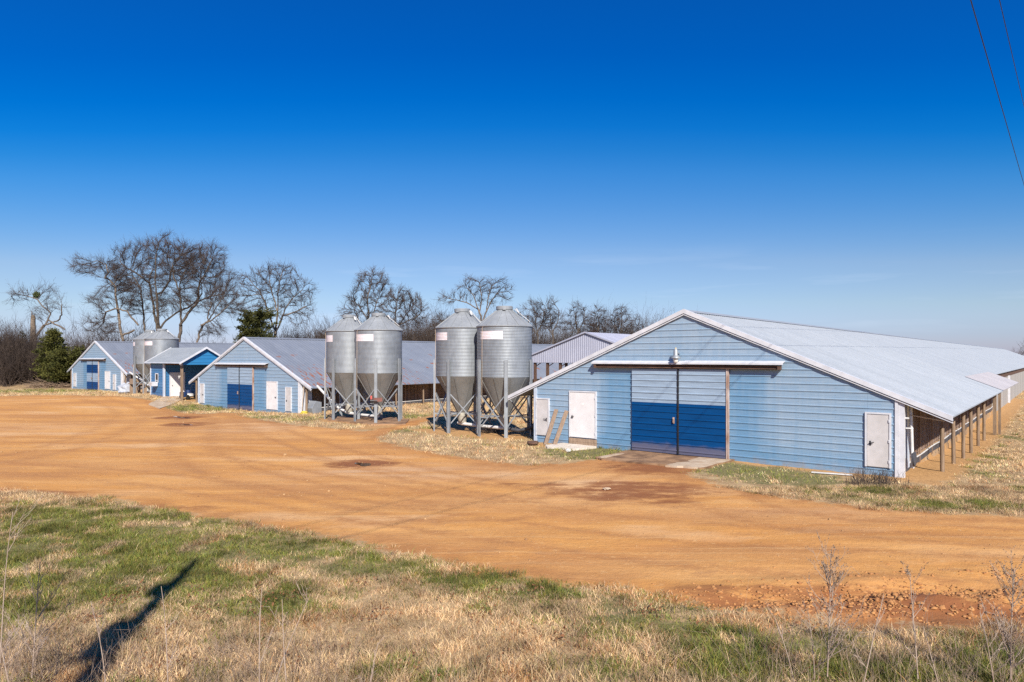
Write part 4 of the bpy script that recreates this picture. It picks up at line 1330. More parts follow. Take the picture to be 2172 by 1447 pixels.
def scatter(n, x0, x1, y0, y1, near=True):
    y = rng.uniform(y0, y1, n)
    x = rng.uniform(x0, x1, n)
    ok = np.abs(x) < .92 * np.maximum(y, 2) + 3.0
    return x[ok], y[ok]


def turf(name, n, box, hfun, w, lab, keep=1.0, gboost=1.0, lean=.55, tone=1.0, tufts=.25, tsize=1.0):
    x, y = scatter(n, *box)
    nt_ = int(n * tufts / 45)
    tall = np.ones(len(x))
    if nt_:
        cx_, cy_ = scatter(nt_, *box)
        ss = rng.uniform(.03, .10, len(cx_)) * tsize
        ti = np.repeat(np.arange(len(cx_)), 45)
        x = np.concatenate([x, cx_[ti] + rng.normal(0, 1, len(ti)) * ss[ti]])
        y = np.concatenate([y, cy_[ti] + rng.normal(0, 1, len(ti)) * ss[ti]])
        tall = np.concatenate([tall, np.repeat(rng.uniform(1.1, 2.1, len(cx_)), 45)])
    sd_, soil_, g_, w_, _ = fields(x, y)
    e_ = (fbm(x * 1.1, y * 1.1, 31, 4) - .5) * 1.3
    pr = np.clip(.5 - (np.maximum(sd_, soil_) + e_) * 2.2, 0, 1)
    patch = fbm(x * 1.3, y * 1.3, 77, 3)
    pr *= np.clip((patch - .2) * 4, .5, 1)
    k = rng.random(len(x)) < pr * keep
    x, y, g_, patch, tall = x[k], y[k], g_[k], patch[k], tall[k]
    gf = np.clip(g_ * np.clip((fbm(x * 1.7, y * 1.7, 55, 4) - .32) * 4.5, .1, 1.25) * gboost, 0, .97)
    gf = np.maximum(gf, .85 * np.clip((fbm(x * 1.9, y * 1.9, 91, 3) - .66) * 8, 0, 1))
    h = hfun(x, y, gf, len(x)) * (.6 + .8 * patch) * tall
    o = blades(name, x, y, h, w, gf, lab, lean, tone)
    return tag(o, lab, 'grass', kind='stuff')


def h_fore(x, y, gf, n):
    return rng.uniform(.03, .085, n) * (1 + 1.1 * np.clip((9.6 - y) / 2.2, 0, 1))
turf('foreground_grass', 860000, (-18, 16, 5.6, 20.5), h_fore, .0072, 'short dry and green grass on the bank in the foreground', gboost=2.0, lean=1.3, tufts=.45)
turf('verge_grass', 520000, (-60, 24, 21, 80), lambda x, y, gf, n: rng.uniform(.03, .10, n) * (.75 + y / 60), .014, 'dry grass strip between the dirt and the barns', lean=1.7, gboost=1.8, tone=1.3, tufts=.3, tsize=1.8)
turf('field_grass', 380000, (13, 75, 16, 90), lambda x, y, gf, n: rng.uniform(.02, .06, n) * (.8 + y / 70), .018, 'mown straw coloured field beside the near barn', lean=1.8, tone=1.22)
# brown dead leaves in drifts
n = 2600
cx_, cy_ = rng.uniform(-8, 8, 70), rng.uniform(7.5, 12, 70)
kk = rng.integers(0, 70, n)
x = cx_[kk] + rng.normal(0, .16, n)
y = cy_[kk] + rng.normal(0, .16, n)
k = poly_sd(x, y, ROAD) < -.3
x, y = x[k], y[k]
n = len(x)
c0 = np.stack([x, y, gh(x, y) + rng.uniform(.03, .1, n)], 1)
u = rng.normal(0, 1, (n, 3)); u /= np.linalg.norm(u, axis=1, keepdims=True)
w_ = np.cross(u, rng.normal(0, 1, (n, 3))); w_ /= np.linalg.norm(w_, axis=1, keepdims=True)
s_ = rng.uniform(.012, .03, (n, 1))
Vv = np.stack([c0 - u * s_, c0 + w_ * s_ * .6, c0 + u * s_, c0 - w_ * s_ * .6], 1).reshape(-1, 3)
o = np_mesh('fallen_leaves', Vv, [np.arange(n * 4).reshape(n, 4)], pmat('dead_leaf', (.22, .09, .035), (.10, .045, .02), 9, .8))
tag(o, 'brown dead leaves scattered over the foreground grass', 'leaves', kind='stuff')
# clods of churned mud along the road edge
n = 3600
x = 6.4 + rng.normal(0, 2.4, n)
y = 11.0 + (x - 6.2) * .16 + rng.normal(0, .62, n)
k = (poly_sd(x, y, ROAD) > -.15 + .5 * (fbm(x * 1.3, y * 1.3, 17) - .5)) & (x > 2.2) & (fbm(x * .9, y * 2.2, 301) > .36)
x, y = x[k], y[k]
n = len(x)
ico = np.array([(0, 0, 1), (.9, 0, .3), (.28, .85, .3), (-.72, .52, .35), (-.72, -.52, .25), (.28, -.85, .3), (.7, .5, -.5), (-.3, .8, -.5), (-.9, 0, -.5), (-.3, -.8, -.5), (.7, -.5, -.5)])
fa = np.array([(0, 1, 2), (0, 2, 3), (0, 3, 4), (0, 4, 5), (0, 5, 1), (1, 6, 2), (2, 7, 3), (3, 8, 4), (4, 9, 5), (5, 10, 1), (2, 6, 7), (3, 7, 8), (4, 8, 9), (5, 9, 10), (1, 10, 6)])
s_ = np.clip(np.exp(rng.normal(-4.1, .45, n)), 0, .036)
Vv = ico[None] * s_[:, None, None] * rng.uniform(.6, 1.4, (n, len(ico), 1)) * np.stack([rng.uniform(.8, 1.7, n), rng.uniform(.8, 1.4, n), rng.uniform(.5, .9, n)], 1)[:, None, :]
Vv = Vv + np.stack([x, y, gh(x, y) + s_ * .15], 1)[:, None, :]
o = np_mesh('mud_clods', Vv.reshape(-1, 3), [(np.arange(n)[:, None, None] * len(ico) + fa[None]).reshape(-1, 3)], pmat('churned_clay', (.46, .225, .08), (.28, .12, .044), 4, .95, bmp=.4))
tag(o, 'clods of churned orange mud along the rutted road edge', 'mud', kind='stuff')
# scattered gravel on the yard
n = 5200
y = rng.uniform(10, 44, n)
x = rng.uniform(-.76, .76, n) * y
k = (poly_sd(x, y, ROAD) > .3) & (fbm(x * .5, y * .5, 201, 3) > .5)
x, y = x[k], y[k]
n = len(x)
s_ = np.exp(rng.normal(-4.75, .45, n)) * (.6 + y / 24)
Vv = ico[None] * s_[:, None, None] * rng.uniform(.6, 1.4, (n, len(ico), 1)) + np.stack([x, y, gh(x, y) + s_ * .1], 1)[:, None, :]
o = np_mesh('gravel', Vv.reshape(-1, 3), [(np.arange(n)[:, None, None] * len(ico) + fa[None]).reshape(-1, 3)], pmat('yard_gravel', (.46, .28, .13), (.20, .095, .04), .8, .95))
tag(o, 'small stones and crumbs of clay scattered over the dirt yard', 'gravel', kind='stuff')

# ------------------------------------------------------------------ bare trees
def grow(base, att, D, di, dk, it=90, tropism=(0, 0, .08), g=None):
    """space colonisation: base = list of (point, parent); returns nodes, parents"""
    nodes = [np.array(p, float) for p, _ in base]
    par = [q_ for _, q_ in base]
    nn = np.array(nodes)
    d = np.linalg.norm(att[:, None] - nn[None], axis=2)
    near, dist = d.argmin(1), d.min(1)
    alive = np.ones(len(att), bool)
    nch = {}
    for _ in range(it):
        act = alive & (dist < di)
        if not act.any(): break
        idx = near[act]
        un = np.unique(idx)
        dirs = att[act] - nn[idx]
        dirs /= np.linalg.norm(dirs, axis=1, keepdims=True) + 1e-9
        acc = np.zeros((len(nn), 3))
        np.add.at(acc, idx, dirs)
        new, newp = [], []
        for i in un:
            if nch.get(i, 0) >= 3: continue
            v_ = acc[i] / (np.linalg.norm(acc[i]) + 1e-9)
            if par[i] >= 0:
                pd = nn[i] - nn[par[i]]
                v_ = v_ + .35 * pd / (np.linalg.norm(pd) + 1e-9)
            v_ = v_ + g.normal(0, .13, 3) + np.array(tropism)
            v_ /= np.linalg.norm(v_)
            new.append(nn[i] + D * v_)
            newp.append(int(i))
            nch[i] = nch.get(i, 0) + 1
        if not new: break
        new = np.array(new)
        b0 = len(nn)
        nn = np.concatenate([nn, new])
        par += newp
        dd = np.linalg.norm(att[:, None] - new[None], axis=2)
        j = dd.argmin(1)
        m_ = dd[np.arange(len(att)), j]
        up_ = m_ < dist
        near[up_] = b0 + j[up_]
        dist[up_] = m_[up_]
        alive &= dist > dk
    return nn, np.array(par)


def radii(nn, par, tip, p=2.15, rmax=None):
    n = len(nn)
    acc = np.zeros(n)
    kids = np.zeros(n, int)
    for i in range(n - 1, -1, -1):
        if kids[i] == 0: acc[i] = tip ** p
        if par[i] >= 0:
            acc[par[i]] += acc[i]
            kids[par[i]] += 1
    r = acc ** (1 / p)
    if rmax: r = np.minimum(r, rmax)
    return r, kids


def twigs(P, dirn, L, r, g, kids=2, droop=0.0):
    """a spray of fine twigs: each main twig carries side twigs"""
    n = len(P)
    d = dirn + g.normal(0, .40, (n, 3)) + np.array([0, 0, .12 - droop])
    d /= np.linalg.norm(d, axis=1, keepdims=True)
    l_ = L * g.uniform(.5, 1.25, n)
    M1 = P + d * (l_ * .5)[:, None]
    d2 = d + g.normal(0, .13, (n, 3)) + np.array([0, 0, .1 - droop])
    d2 /= np.linalg.norm(d2, axis=1, keepdims=True)
    E1 = M1 + d2 * (l_ * .5)[:, None]
    A, B, ra, rb = [P, M1], [M1, E1], [np.full(n, r), np.full(n, r * .75)], [np.full(n, r * .75), np.full(n, r * .35)]
    for k in range(kids):
        t = g.uniform(.25, .95, n)[:, None]
        S = P + (M1 - P) * np.minimum(t * 2, 1) + (E1 - M1) * np.maximum(t * 2 - 1, 0)
        s_ = d + g.normal(0, .42, (n, 3)) + np.array([0, 0, .08 - droop])
        s_ /= np.linalg.norm(s_, axis=1, keepdims=True)
        A.append(S)
        B.append(S + s_ * (l_ * g.uniform(.3, .65, n))[:, None])
        ra.append(np.full(n, r * .7))
        rb.append(np.full(n, r * .3))
    return np.concatenate(A), np.concatenate(B), np.concatenate(ra), np.concatenate(rb)


def blob(g, n, c, rad, shell=.55):
    u = g.normal(0, 1, (n, 3))
    u /= np.linalg.norm(u, axis=1, keepdims=True)
    r = (shell + (1 - shell) * g.random(n) ** .6) if shell < 1 else np.ones(n)
    r = np.where(g.random(n) < .3, g.random(n) ** .5, r)
    return np.array(c) + u * np.array(rad) * r[:, None]


def bare_tree(name, lab, Y, trunks, crowns, seed, natt=700, D=.5, twig_k=9, twig_l=1.1, tip=.024, rmax=.62, twig_r=.013, bark='bark', group='bare winter trees', droop=0.0, ground=0.0, limb=.2):
    """trunks: list of pixel polylines measured at depth Y; crowns: pixel ellipses (cx, cy, rx, ry, weight)"""
    g = np.random.default_rng(seed)
    k = Y / F
    base = []
    x0 = at(trunks[0][0][0], Y)[0]
    root = empty(name, (x0, Y, ground))
    tag(root, lab, 'tree', group)
    off = np.array([x0, Y, ground])
    for ti, tr_ in enumerate(trunks):
        yo = 0.0
        pts = []
        for j, (px, py) in enumerate(tr_):
            p = at(px, Y, py) - off
            p[1] += yo
            yo += g.normal(0, .5) if j else 0
            pts.append(p)
        if ti == 0: pts[0] = np.array([0, 0, -.3])
        first = True
        for a, b_ in zip(pts[:-1], pts[1:]):
            m_ = max(1, int(np.linalg.norm(b_ - a) / D))
            for j in range(m_ + (0)):
                p = a + (b_ - a) * j / m_ + (g.normal(0, .05, 3) if j else 0)
                if first:
                    if ti == 0: par = -1
                    else:
                        dd = [np.linalg.norm(q_ - p) for q_, _ in base]
                        par = int(np.argmin(dd))
                        first = False
                        base.append((p, par))
                        continue
                    first = False
                    base.append((p, par))
                else:
                    base.append((p, len(base) - 1))
        base.append((pts[-1], len(base) - 1))
    att = []
    W = sum(c[4] for c in crowns)
    for cx, cy, rx, ry, w_ in crowns:
        c = at(cx, Y, cy) - off
        att.append(blob(g, int(natt * w_ / W), c, (rx * k, min(rx, ry * 1.3) * k * .8, ry * k), .35))
    att = np.concatenate(att)
    att = att[att[:, 2] > .5]
    nn, par = grow(base, att, D, 9 * D, 1.5 * D, g=g)
    r, kids = radii(nn, par, tip, rmax=rmax)
    nb_ = len(base)
    zz_ = np.clip(nn[:nb_, 2] / max(nn[:, 2].max(), 1), 0, 1)
    r[:nb_] = np.maximum(r[:nb_], limb * (1.15 - 1.0 * zz_))
    e_ = np.where(par >= 0)[0]
    pr = par[e_]
    rr = np.minimum(r[e_] * 1.15, r[pr])
    thick = r[e_] > .05
    for sel, sides, nm, parent in ((thick, 7, 'trunk', root), ):
        V1, F1 = prisms(nn[pr][sel], nn[e_][sel], np.where(r[pr][sel] > 1.6 * r[e_][sel], r[e_][sel] * 1.2, r[pr][sel]), r[e_][sel], sides)
        trunk = np_mesh('trunk', V1, [F1], M[bark], root, True)
    thin = ~thick
    A, B, ra, rb = [nn[pr][thin]], [nn[e_][thin]], [np.minimum(r[pr][thin], r[e_][thin] * 1.3)], [r[e_][thin]]
    pd = nn[e_] - nn[pr]
    pd /= np.linalg.norm(pd, axis=1, keepdims=True) + 1e-9
    fine = np.where(r[e_] < .055)[0]
    for q_ in range(twig_k):
        t = g.random(len(fine))[:, None]
        P_ = nn[pr][fine] * (1 - t) + nn[e_][fine] * t
        a, b_, c_, d_ = twigs(P_, pd[fine], twig_l, twig_r, g, 2, droop)
        A.append(a); B.append(b_); ra.append(c_); rb.append(d_)
    V1, F1 = prisms(np.concatenate(A), np.concatenate(B), np.concatenate(ra), np.concatenate(rb), 3)
    np_mesh('crown', V1, [F1], M['twig'], root)
    return root


def foliage(name, pts, dirs, size, mat, parent, g):
    n = len(pts)
    u = dirs + g.normal(0, .5, (n, 3))
    u /= np.linalg.norm(u, axis=1, keepdims=True)
    w_ = np.cross(u, g.normal(0, 1, (n, 3)))
    w_ /= np.linalg.norm(w_, axis=1, keepdims=True)
    s_ = size * g.uniform(.5, 1.3, (n, 1))
    Vv = np.stack([pts, pts + u * s_ * .5 + w_ * s_ * .28, pts + u * s_, pts + u * s_ * .5 - w_ * s_ * .28], 1).reshape(-1, 3)
    return np_mesh(name, Vv, [np.arange(n * 4).reshape(n, 4)], mat, parent)


M['cedar'] = pmat('cedar_foliage', (.105, .100, .022), (.036, .042, .011), .9, .8, spec=.2)
M['cedar_dark'] = pmat('dark_cedar_foliage', (.085, .082, .020), (.032, .038, .011), .9, .8, spec=.2)


def evergreen(name, lab, px, Y, ptop, pbot, half, seed, mat, cone=.8, nb=260, group=None):
    g = np.random.default_rng(seed)
    k = Y / F
    top, bot = at(px, Y, ptop)[2], at(px, Y, pbot)[2]
    H, Rm = top - bot, half * k
    root = empty(name, (at(px, Y)[0], Y, bot))
    tag(root, lab, 'tree', group)
    MB().tube([(0, 0, -.4), (.05, 0, H * .5), (0, 0, H * .9)], [.22, .14, .04], 8).build('trunk', M['bark'], root, 50)
    P_, D_, A, B = [], [], [], []
    for i in range(nb):
        t = g.random() ** 1.15
        z = H * (.04 + .94 * t)
        a = g.uniform(0, 2 * np.pi)
        L = Rm * (1 - t * cone) * (.4 + .85 * g.random() ** 1.3) * (1 + .25 * math.sin(3 * a + seed)) * (.6 + .4 * min(1, t * 6))
        d = np.array([math.cos(a), math.sin(a), g.uniform(.05, .55)])
        d /= np.linalg.norm(d)
        s0 = np.array([0, 0, z])
        A.append(s0); B.append(s0 + d * L)
        m_ = int(70 * (L / Rm) + 25)
        tt = .35 + .68 * g.random(m_) ** .7
        q_ = s0 + d * L * tt[:, None] + g.normal(0, 1, (m_, 3)) * np.array([.17, .17, .12]) * (Rm / 2.6)
        P_.append(q_)
        D_.append(np.tile(d + np.array([0, 0, .35]), (m_, 1)))
    V1, F1 = prisms(np.array(A), np.array(B), np.full(nb, .03), np.full(nb, .008), 3)
    np_mesh('branches', V1, [F1], M['bark'], root)
    foliage('crown', np.concatenate(P_), np.concatenate(D_), .26 * Rm / 2.6, mat, root, g)
    return root


# the dead tree with mistletoe, far left
t1 = bare_tree('snag_tree', 'broken topped tree with a ball of mistletoe, standing above the brown thicket', 95,
               [[(62, 812), (64, 760), (70, 722)], [(68, 735), (80, 708), (94, 690), (101, 664), (90, 650), (83, 636), (68, 630), (50, 626)], [(78, 712), (92, 690), (112, 680), (130, 668), (133, 645)], [(104, 680), (122, 690), (137, 699)]],
               [(50, 626, 32, 16, 1.2), (88, 618, 28, 12, .6), (128, 650, 14, 22, .8), (100, 650, 22, 18, .6), (30, 640, 14, 8, .3), (85, 672, 14, 16, .4)], 11, natt=420, D=.42, twig_k=4, twig_l=1.5, tip=.02, rmax=.34, twig_r=.013, bark='bark_light')
MB().tube([(at(70, 95)[0] - at(62, 95)[0], .1, 3.0), (.45, .1, 6.2), (.5, .05, at(69, 95, 672)[2]), (.50, .02, at(69, 95, 668)[2])], [.40, .36, .28, .17], 12).tube([(.40, .0, at(69, 95, 674)[2]), (.36, .0, at(69, 95, 659)[2])], [.14, .03], 6).tube([(.62, .0, at(69, 95, 674)[2]), (.66, .05, at(69, 95, 664)[2])], [.12, .02], 6).build('broken_trunk', M['bark_light'], t1, 60)
g_ = np.random.default_rng(5)
pm = blob(g_, 900, at(77.5, 95, 626) - np.array([at(62, 95)[0], 95, 0]), (.46, .46, .5), .2)
foliage('mistletoe', pm, g_.normal(0, 1, (900, 3)), .16, pmat('mistletoe_leaf', (.11, .135, .03), (.05, .07, .018), 3, .8), t1, g_)

bare_tree('bare_tree', 'leaning bare tree with one long branch reaching left, behind the far barn', 104,
          [[(264, 800), (261, 722), (252, 690), (244, 662), (245, 630), (237, 605), (222, 590)], [(258, 712), (285, 700), (302, 735)][:2], [(222, 590), (230, 578), (222, 560), (200, 552)], [(244, 655), (225, 662), (212, 684)], [(246, 655), (270, 660), (292, 690)], [(237, 605), (255, 590)]],
          [(190, 565, 42, 20, 1.2), (230, 575, 36, 26, 1.0), (215, 640, 34, 20, .5), (212, 690, 32, 26, .7), (270, 620, 30, 30, .6), (250, 600, 30, 30, .5)], 21, natt=760, rmax=.42, twig_l=1.3, bark='bark_light')
bare_tree('bare_tree', 'tallest many-stemmed bare tree, rising right behind the smooth feed bins', 108,
          [[(338, 800), (338, 715), (340, 680), (342, 640), (343, 600), (346, 565)], [(334, 715), (330, 680), (322, 640), (316, 600), (318, 585)], [(338, 700), (352, 680), (372, 664), (392, 652), (408, 640), (424, 622)], [(308, 720), (304, 660), (300, 610), (285, 585)], [(316, 600), (290, 580), (266, 566)], [(344, 620), (360, 595), (366, 570)]],
          [(300, 545, 62, 36, 1.3), (352, 530, 50, 32, 1.4), (262, 570, 26, 26, .6), (330, 580, 60, 40, 1.0), (405, 560, 40, 40, .9), (300, 640, 44, 36, .6), (350, 640, 44, 40, .6), (320, 600, 80, 50, .8), (265, 600, 30, 34, .5)], 22, natt=1500, rmax=.5, twig_l=1.35)
bare_tree('bare_tree', 'rounded bare tree with spreading forked trunk, right of the tallest tree', 106,
          [[(381, 800), (380, 720), (383, 680), (380, 640), (379, 615), (390, 590)], [(382, 690), (398, 665), (418, 640), (427, 600), (440, 580)], [(418, 640), (450, 628), (478, 622)], [(379, 615), (368, 585), (365, 560)]],
          [(430, 560, 52, 44, 1.6), (385, 560, 34, 40, .9), (470, 600, 34, 36, .9), (440, 620, 44, 30, .7), (455, 545, 30, 26, .5), (400, 640, 34, 34, .5), (430, 590, 60, 44, .6)], 23, natt=1250, rmax=.45, twig_l=1.3)
bare_tree('bare_tree', 'slender bare tree leaning right, left of the middle barn roof', 101,
          [[(416, 800), (418, 724), (424, 694), (440, 675), (455, 655), (468, 636)], [(426, 690), (445, 682), (466, 668), (490, 650)], [(440, 675), (446, 655), (450, 640)]],
          [(478, 635, 32, 34, 1.2), (455, 650, 30, 26, .7), (495, 650, 18, 26, .6), (450, 700, 30, 16, .4)], 24, natt=520, D=.45, rmax=.3, twig_l=1.2, bark='bark_light')
bare_tree('bare_tree', 'broad bare tree with many rising stems behind the middle barn, next to the dark cedar', 118,
          [[(584, 800), (583, 715), (585, 690), (588, 660), (590, 630), (598, 600)], [(584, 705), (596, 680), (606, 655), (622, 630), (640, 615)], [(583, 700), (572, 670), (562, 640), (548, 615)], [(588, 660), (578, 625), (575, 600)], [(600, 670), (625, 662), (650, 650)]],
          [(585, 595, 50, 38, 1.4), (535, 605, 38, 34, 1.0), (630, 620, 40, 36, 1.1), (650, 650, 22, 26, .5), (600, 575, 34, 18, .5), (520, 640, 24, 30, .6), (585, 640, 60, 44, .9), (630, 670, 30, 26, .5)], 25, natt=1250, D=.6, rmax=.42, twig_k=6, twig_l=1.3, twig_r=.018, bark='bark_light')
evergreen('cedar_tree', 'dark rounded cedar peeping over the ridge of the middle barn', 540, 114, 666, 760, 38, 31, M['cedar_dark'], .12, 300, 'evergreen cedars')
bare_tree('bare_tree', 'upright bare tree with rounded top, seen above the left pair of shiny bins', 136,
          [[(781, 800), (781, 690), (783, 660), (785, 635), (790, 610)], [(782, 690), (794, 660), (800, 635)], [(782, 680), (765, 655), (752, 640)], [(764, 720), (762, 690), (756, 660)]],
          [(785, 605, 38, 32, 1.5), (795, 585, 26, 14, .5), (755, 640, 24, 28, .8), (815, 620, 20, 26, .6), (745, 670, 22, 24, .6), (785, 650, 34, 34, .8)], 26, natt=900, D=.62, rmax=.5, twig_k=8, twig_l=1.4, tip=.03, twig_r=.022)
bare_tree('bare_tree', 'fan shaped bare tree spreading low to the right, above the left pair of shiny bins', 132,
          [[(832, 800), (838, 720), (845, 690), (858, 668), (870, 655)], [(840, 705), (838, 680), (842, 650)], [(845, 690), (872, 678), (890, 668)]],
          [(862, 650, 42, 34, 1.5), (845, 630, 26, 22, .7), (885, 660, 24, 26, .8), (825, 665, 24, 30, .7), (860, 680, 40, 24, .6)], 27, natt=800, D=.62, rmax=.4, twig_k=8, twig_l=1.4, tip=.03, twig_r=.022)
bare_tree('bare_tree', 'wide flat topped bare tree standing behind the right pair of shiny bins', 152,
          [[(1021, 800), (1021, 690), (1021, 672), (1012, 650), (1005, 628), (990, 610)], [(1022, 685), (1032, 660), (1042, 640), (1052, 625)], [(1012, 655), (990, 642), (968, 636), (948, 632)], [(1018, 660), (1022, 630), (1018, 605)], [(1032, 660), (1036, 630), (1044, 608)]],
          [(1005, 602, 30, 18, 1.0), (1052, 610, 36, 24, 1.4), (950, 634, 24, 16, .9), (985, 625, 30, 18, .7), (1075, 625, 16, 20, .5), (1030, 625, 44, 30, .9)], 28, natt=820, D=.7, rmax=.5, twig_k=6, twig_l=1.5, tip=.034, twig_r=.021, bark='bark_light')
# the row beyond the shed: three made, the rest turned copies
row = [(1140, 712, 655, 44, 44, 41, 'first bare tree of the distant row, at the left just past the last feed bin'), (1172, 712, 652, 26, 46, 42, 'twiggy bare tree second in the distant row, topping the grey shed ridge'), (1226, 712, 662, 38, 44, 43, 'dense bare tree in the middle of the distant row behind the grey shed gable')]
made = []
for px, pb, pc, rx, ry, sd_, lab in row:
    made.append(bare_tree('bare_tree', lab, 188, [[(px, 790), (px + 1, 715), (px - 3, 690), (px - 6, 665)], [(px, 705), (px + 12, 680), (px + 14, 660)], [(px, 712), (px - 14, 690)]],
                          [(px, pc + 14, rx * .75, ry * .8, 1.2), (px - rx * .5, pc + 30, rx * .5, ry * .6, .6), (px + rx * .5, pc + 26, rx * .5, ry * .6, .7)], sd_, natt=620, D=.9, rmax=.45, twig_k=9, twig_l=1.9, tip=.042, twig_r=.028, group='distant row of bare trees'))
for i, (px, Y, s_, a, sc, lab) in enumerate([(1268, 190, 2, 70, .96, 'dark bare tree fourth in the distant row, right of the shed ridge'), (1312, 192, 0, 130, .92, 'spreading bare tree fifth in the distant row, close to the big barn roof'), (1350, 196, 1, 200, .78, 'low bare tree last in the distant row, meeting the big barn roof'),
                                         (1385, 205, 2, 250, .66, 'smallest bare tree showing just above the big barn roof'), (935, 186, 0, 100, .80, 'small bare tree between the two pairs of shiny bins'), (1098, 190, 1, 30, .84, 'bare tree peeping out right of the nearest bin roof'), (690, 150, 0, 310, .50, 'small bare tree low over the middle barn ridge'), (902, 170, 2, 20, .58, 'short bushy bare tree right of the left pair of bins')]):
    c = copy_tree(made[s_])
    c.location = (at(px, Y)[0], Y, 0)
    c.rotation_euler = (0, 0, R(a))
    c.scale = (sc, sc, sc)
    c['label'] = lab

# evergreens and brown thicket at the left edge
evergreen('cedar_tree', 'tall pointed green cedar in front of the brown thicket', 113, 88, 700, 812, 42, 51, M['cedar'], .8, 260, 'evergreen cedars')
evergreen('cedar_tree', 'broad low green cedar touching the left corner of the far barn', 142, 86.5, 748, 815, 40, 52, M['cedar'], .35, 260, 'evergreen cedars')
evergreen('cedar_tree', 'slim green cedar just behind the ridge of the far barn', 160, 92, 733, 812, 18, 53, M['cedar'], .7, 160, 'evergreen cedars')
evergreen('cedar_tree', 'dark thin cedar half hidden in the thicket at the edge', 47, 93, 698, 800, 16, 54, M['cedar_dark'], .75, 120, 'evergreen cedars')


def thicket(name, lab, boxes, seed, mat, group=None, cat='thicket', r=.016, stems=9):
    """boxes: (px0, px1, depth0, depth1, height m, how many bushes)"""
    g = np.random.default_rng(seed)
    A, B, ra, rb = [], [], [], []
    for p0, p1, y0, y1, hh_, n in boxes:
        for i in range(n):
            Y = g.uniform(y0, y1)
            x = at(g.uniform(p0, p1), Y)[0]
            h = hh_ * g.uniform(.55, 1.1)
            z0 = float(gh(x, Y)) - .1
            m_ = stems
            base = np.array([x, Y, z0]) + g.normal(0, .35, (m_, 3)) * np.array([1, 1, 0])
            d = g.normal(0, .38, (m_, 3)) * np.array([1, 1, 0]) + np.array([0, 0, 1])
            d /= np.linalg.norm(d, axis=1, keepdims=True)
            tip_ = base + d * (h * g.uniform(.6, 1.0, m_))[:, None]
            A.append(base); B.append(tip_); ra.append(np.full(m_, r * 1.7)); rb.append(np.full(m_, r * .5))
            for q_ in range(5):
                t = g.uniform(.12, 1.0, m_)[:, None]
                P_ = base + (tip_ - base) * t
                a, b_, c_, d_ = twigs(P_, d, h * .34, r * .8, g, 3)
                A.append(a); B.append(b_); ra.append(c_); rb.append(d_)
    V1, F1 = prisms(np.concatenate(A), np.concatenate(B), np.concatenate(ra), np.concatenate(rb), 3)
    o = np_mesh(name, V1, [F1], mat)
    return tag(o, lab, cat, group, 'stuff')
thicket('undergrowth', 'dense brown leafless undergrowth at the left edge of the yard', [(-150, 70, 88, 97, 7.0, 330), (60, 170, 89, 97, 4.8, 150), (-150, 25, 86, 92, 5.6, 150), (150, 215, 95, 104, 6.0, 34), (120, 170, 90, 100, 6.8, 20)], 61, M['brush'])
thicket('far_brush', 'low brown brush along the field edge behind the barns', [(600, 720, 128, 142, 9.0, 110), (680, 780, 140, 150, 11, 80), (800, 960, 150, 165, 12.0, 200), (930, 1100, 165, 185, 13.5, 190), (1080, 1420, 200, 225, 16.0, 240), (430, 600, 120, 132, 7.0, 50), (180, 330, 108, 118, 9.0, 40)], 62, M['brush'], r=.026, stems=7)
thicket('distant_treeline', 'far bare treeline on the horizon beyond the end of the near barn', [(2085, 2160, 300, 330, 6.0, 14), (2150, 2330, 290, 330, 9.5, 46), (1400, 2100, 380, 420, 5, 60), (2300, 2700, 300, 380, 10, 40)], 63, M['brush'], cat='trees', r=.045, stems=8)
# loose brush heap below the cedars
g = np.random.default_rng(8)
n = 420
x = np.array([at(p, 86)[0] for p in g.uniform(78, 160, n)])
P_ = np.stack([x, g.uniform(84.5, 87.5, n), np.zeros(n)], 1)
P_[:, 2] = gh(P_[:, 0], P_[:, 1]) + g.uniform(.0, .5, n)
d = g.normal(0, 1, (n, 3)) * np.array([1, .5, .12])
d /= np.linalg.norm(d, axis=1, keepdims=True)
V1, F1 = prisms(P_, P_ + d * g.uniform(.6, 2.6, (n, 1)), np.full(n, .03), np.full(n, .012), 4)
tag(np_mesh('brush_pile', V1, [F1], M['wood']), 'heap of grey cut branches lying before the green cedars', 'brush pile', kind='stuff')

M['seed'] = pmat('dry_seed', (.27, .19, .13), (.16, .11, .08), 5, .9)
